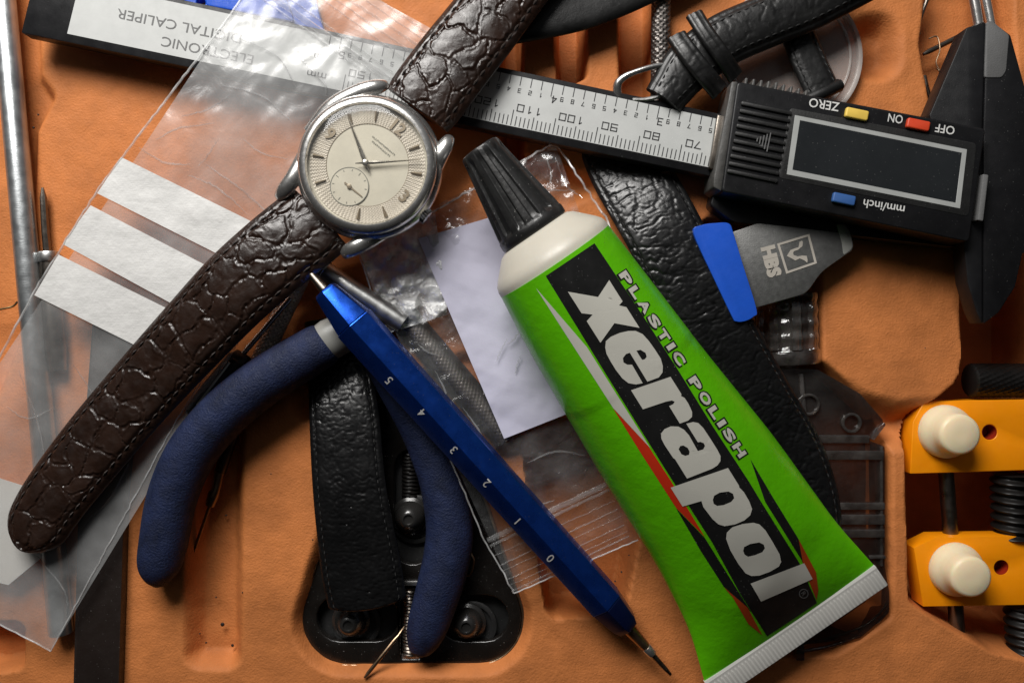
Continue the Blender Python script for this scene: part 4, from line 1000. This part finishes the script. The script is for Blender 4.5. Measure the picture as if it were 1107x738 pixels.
# ================================================================== wristwatch with brown crocodile strap
T = Thing('wristwatch', 'round steel wristwatch with cream dial on brown crocodile strap', 'watch')
KW = kz(86); wc = W(396, 177, 86); u12 = nrm([0.643, 0.766, 0]); u3 = np.array([u12[1], -u12[0], 0])
def wp(x, y, z): return np.array([wc[0], wc[1], 0])+(u3*x+u12*y)*KW+np.array([0, 0, z])
def wring(prof, n=96, rad=None, caps=(1, 1)): return lathe(np.array([wc[0], wc[1], 0]), (0, 0, 1), [(r*KW, z) for r, z in prof], n, rad=rad, caps=caps)
case = T.add('case', wring([(40, 50), (60, 52), (75, 58), (80.5, 65), (81.0, 69), (79.5, 73), (76.0, 76), (72.8, 78.2), (70.5, 79)], caps=(1, 0)), 'steel', smooth=50)
T.add('bezel', merge(wring([(74, 76), (76.2, 78.5), (75.8, 82), (73, 85.4), (69, 87), (66.3, 87.0), (65.4, 86), (65.2, 78.5)], caps=(0, 0))), 'steel', case, smooth=50)
dial = T.add('dial', wring([(66, 78), (66, 79.0), (45, 79.05), (0.3, 79.1)]), 'dial', smooth=20)
def annulus(r0, r1, z, nth, nr, f=None):
    th = np.linspace(0, 2*math.pi, nth, endpoint=False); V = []
    for r in np.linspace(r0, r1, nr):
        for t in th: V.append(wp(r*math.cos(t), r*math.sin(t), z+(f(r, t) if f else 0)))
    F = []
    for k in range(nr-1):
        for i in range(nth): j = (i+1) % nth; F.append((k*nth+i, k*nth+j, (k+1)*nth+j, (k+1)*nth+i))
    return np.array(V), F
gu = lambda r, t: 0.45*(math.sin(r*2.1+0)*math.sin(t*100+ (1.57 if int((r-45)/1.5) % 2 else 0)))
T.add('textured_ring', annulus(45.3, 63.2, 79.7, 400, 26, gu), 'dial_ring', dial, smooth=0)
T.add('ring_line', annulus(44.7, 45.4, 79.5, 120, 2), 'dial_mark', dial, smooth=0)
sub = (0, -30.5)
def sring(r0, r1, z, n=72):
    V = []; 
    for r in (r0, r1):
        for i in range(n): t = 2*math.pi*i/n; V.append(wp(sub[0]+r*math.cos(t), sub[1]+r*math.sin(t), z))
    return np.array(V), [(i, (i+1) % n, n+(i+1) % n, n+i) for i in range(n)]
sd_ = T.add('seconds_dial', merge((np.array([wp(sub[0]+21*math.cos(t), sub[1]+21*math.sin(t), 79.95) for t in np.linspace(0, 2*math.pi, 72, endpoint=False)]), [tuple(range(72))])), 'dial', dial, smooth=0)
def strip(x0, y0, x1, y1, w0, w1, z):
    a, b = np.array([x0, y0]), np.array([x1, y1]); t = nrm(b-a); m = np.array([-t[1], t[0]])
    P = [a+m*w0/2, a-m*w0/2, b-m*w1/2, b+m*w1/2]; return np.array([wp(p[0], p[1], z) for p in P]), [(0, 1, 2, 3)]
sm = [sring(20.4, 21.2, 80.2)]
for k in range(12):
    t = k*math.pi/6; L = 15.5 if k % 3 == 0 else 16.8
    sm.append(strip(sub[0]+L*math.cos(t), sub[1]+L*math.sin(t), sub[0]+19*math.cos(t), sub[1]+19*math.sin(t), 0.8, 0.8, 80.2))
T.add('seconds_track', merge(*sm), 'dial_print', sd_, smooth=0)
def wedge(k):
    t = math.pi/2-k*math.pi/6; c, s = math.cos(t), math.sin(t); m = np.array([-s, c]); V = []
    for r, w in ((48, 0.7), (60, 2.3)):
        p = np.array([c, s])*r
        for q, z in ((p+m*w, 80.3), (p, 82.2), (p-m*w, 80.3)): V.append(wp(q[0], q[1], z))
    return np.array(V), [(0, 1, 4, 3), (1, 2, 5, 4), (0, 2, 1), (3, 4, 5), (0, 3, 5, 2)]
for k in (1, 2, 4, 5, 7, 8, 10, 11): T.add('hour_marker', wedge(k), 'dial_mark', dial, smooth=0)
def numeral(tx, x, y, h, rot):
    v, f = glyphs(tx, 0.03); n_ = len(v); c, s = math.cos(rot), math.sin(rot)
    P = [(x+(p[0]*c-p[1]*s)*h, y+(p[0]*s+p[1]*c)*h) for p in v]
    return np.array([wp(p[0], p[1], 80.9) for p in P]), f
for tx, x, y in (('12', 0, 53), ('3', 52.5, 0), ('9', -52.5, 0)): T.add('numeral', numeral(tx, x, y, 13, 0), 'dial_mark', dial, smooth=0)
# the maker's two faded lines: worn to strokes that cannot be read
pr = []
for (y, n_, w_) in ((27.5, 15, 2.2), (23.2, 12, 2.2)):
    for k in range(n_):
        x = (k-(n_-1)/2)*w_; hh = 2.4*(0.7+0.3*random.random())
        pr.append(strip(x-0.45, y-hh/2, x-0.45, y+hh/2, 0.55, 0.55, 79.7)); 
        if random.random() < 0.7: pr.append(strip(x-0.5, y+random.choice((-1, 0, 1))*hh*.42, x+0.9, y+random.choice((-1, 0, 1))*hh*.42, 0.5, 0.5, 79.72))
T.add('faded_print', merge(*pr), 'dial_print', dial, smooth=0)
def hand(dx, dy, L, w, z, tail=11):
    d = nrm([dx, dy]); m = np.array([-d[1], d[0]]); V = []
    pts = [(-tail, 0.5), (0, w*0.7), (8, w), (L*0.55, w*0.55), (L, 0.35)]
    for r, q in pts:
        for o, zz in ((q, 0), (0, 1.0 if r > -tail else 0.3), (-q, 0)):
            p = d*r+m*o; x = p[0]; y = p[1]; V.append(np.array([wc[0]+x*KW, wc[1]+y*KW, z+zz]))
    F = []
    for k in range(len(pts)-1):
        a, b = 3*k, 3*k+3; F += [(a, a+1, b+1, b), (a+1, a+2, b+2, b+1), (a, b, b+2, a+2)]
    return np.array(V), F
wc0 = wc.copy(); wc = wc+np.array([-1.4, 1.4, 0])
T.add('hour_hand', hand(-19.5, 50, 53, 2.2, 82.2), 'hand', dial, smooth=0); T.add('minute_hand', hand(55, 3.0, 60, 2.0, 83.6), 'hand', dial, smooth=0)
T.add('hand_hub', wring([(3.6, 82), (3.6, 85.2), (2.6, 85.8), (0.4, 86)], 24), 'hand', dial)
wc = wc0
sx, sy = wp(sub[0], sub[1], 0)[:2]
def shand():
    a = np.array([sx, sy]); d = nrm([15, -12]); m = np.array([-d[1], d[0]]); P = [a-d*6+m*1, a-d*6-m*1, a+d*16-m*.5, a+d*16+m*.5]
    return np.array([[*p, 81.0] for p in P]), [(0, 1, 2, 3)]
T.add('seconds_hand', merge(shand(), lathe(np.array([sx, sy, 80]), (0, 0, 1), [(2.4, 0), (2.4, 1.6), (0.3, 2)], 16)), 'dial_mark', sd_)
T.add('crystal', wring([(65.4, 85.8), (63, 87.0), (56, 88.0), (42, 88.9), (24, 89.5), (8, 89.7), (0.4, 89.7)], caps=(0, 1)), 'crystal', case, smooth=60)
def crown_r(t, h, r): return r+0.5*math.sin(18*t)
T.add('crown', lathe(wp(70, -1, 67), u3, [(4, 0), (4, 6), (6.5, 6.5), (7.6, 7.6), (7.6, 11.5), (6.5, 13), (3, 13.8), (0.4, 13.9)], 72, rad=crown_r), 'steel', case, smooth=30)
for pts in ([(336, 145), (358, 117), (388, 100), (408, 94), (419, 91)], [(452, 206), (467, 185), (476, 168), (483, 155), (487, 148)], [(339, 150), (329, 172), (317, 193), (306, 207), (300, 214)], [(424, 244), (404, 256), (388, 265), (377, 271), (371, 276)]):
    P = catmull([W(p[0], p[1], z) for p, z in zip(pts, (63, 67, 70, 68, 63))], 6)
    T.add('lug', tubepath(P, np.interp(np.linspace(0, 1, len(P)), [0, .3, .7, .95, 1], [8.5, 9, 8, 5.6, 3.8]), 22, 0.7), 'steel', case, smooth=60)
g, info = strap([(452, 121, 58, 80), (463, 106, 58, 84), (490, 70, 56, 84), (520, 32, 52, 82), (552, -10, 48, 80), (590, -56, 46, 78)], 12, 5, 1.05, croc(3))
s_ = T.add('strap', g, 'croc', smooth=70); T.add('stitching', stitches(info, 8, 7.5, 4, 1.0), 'stitch_brown', s_)
g, info = strap([(347, 237, 52, 84), (335, 247, 55, 88), (300, 275, 62, 88), (258, 312, 62, 86), (214, 358, 54, 82), (160, 417, 42, 78), (106, 480, 38, 76), (64, 534, 36, 72), (44, 566, 35, 68), (30, 592, 35, 62)], 12, 5, 1.05, croc(8), end1=34)
s_ = T.add('strap', g, 'croc', smooth=70); T.add('stitching', stitches(info, 8, 7.5, 4, 1.0, s1=14), 'stitch_brown', s_)
T.done()
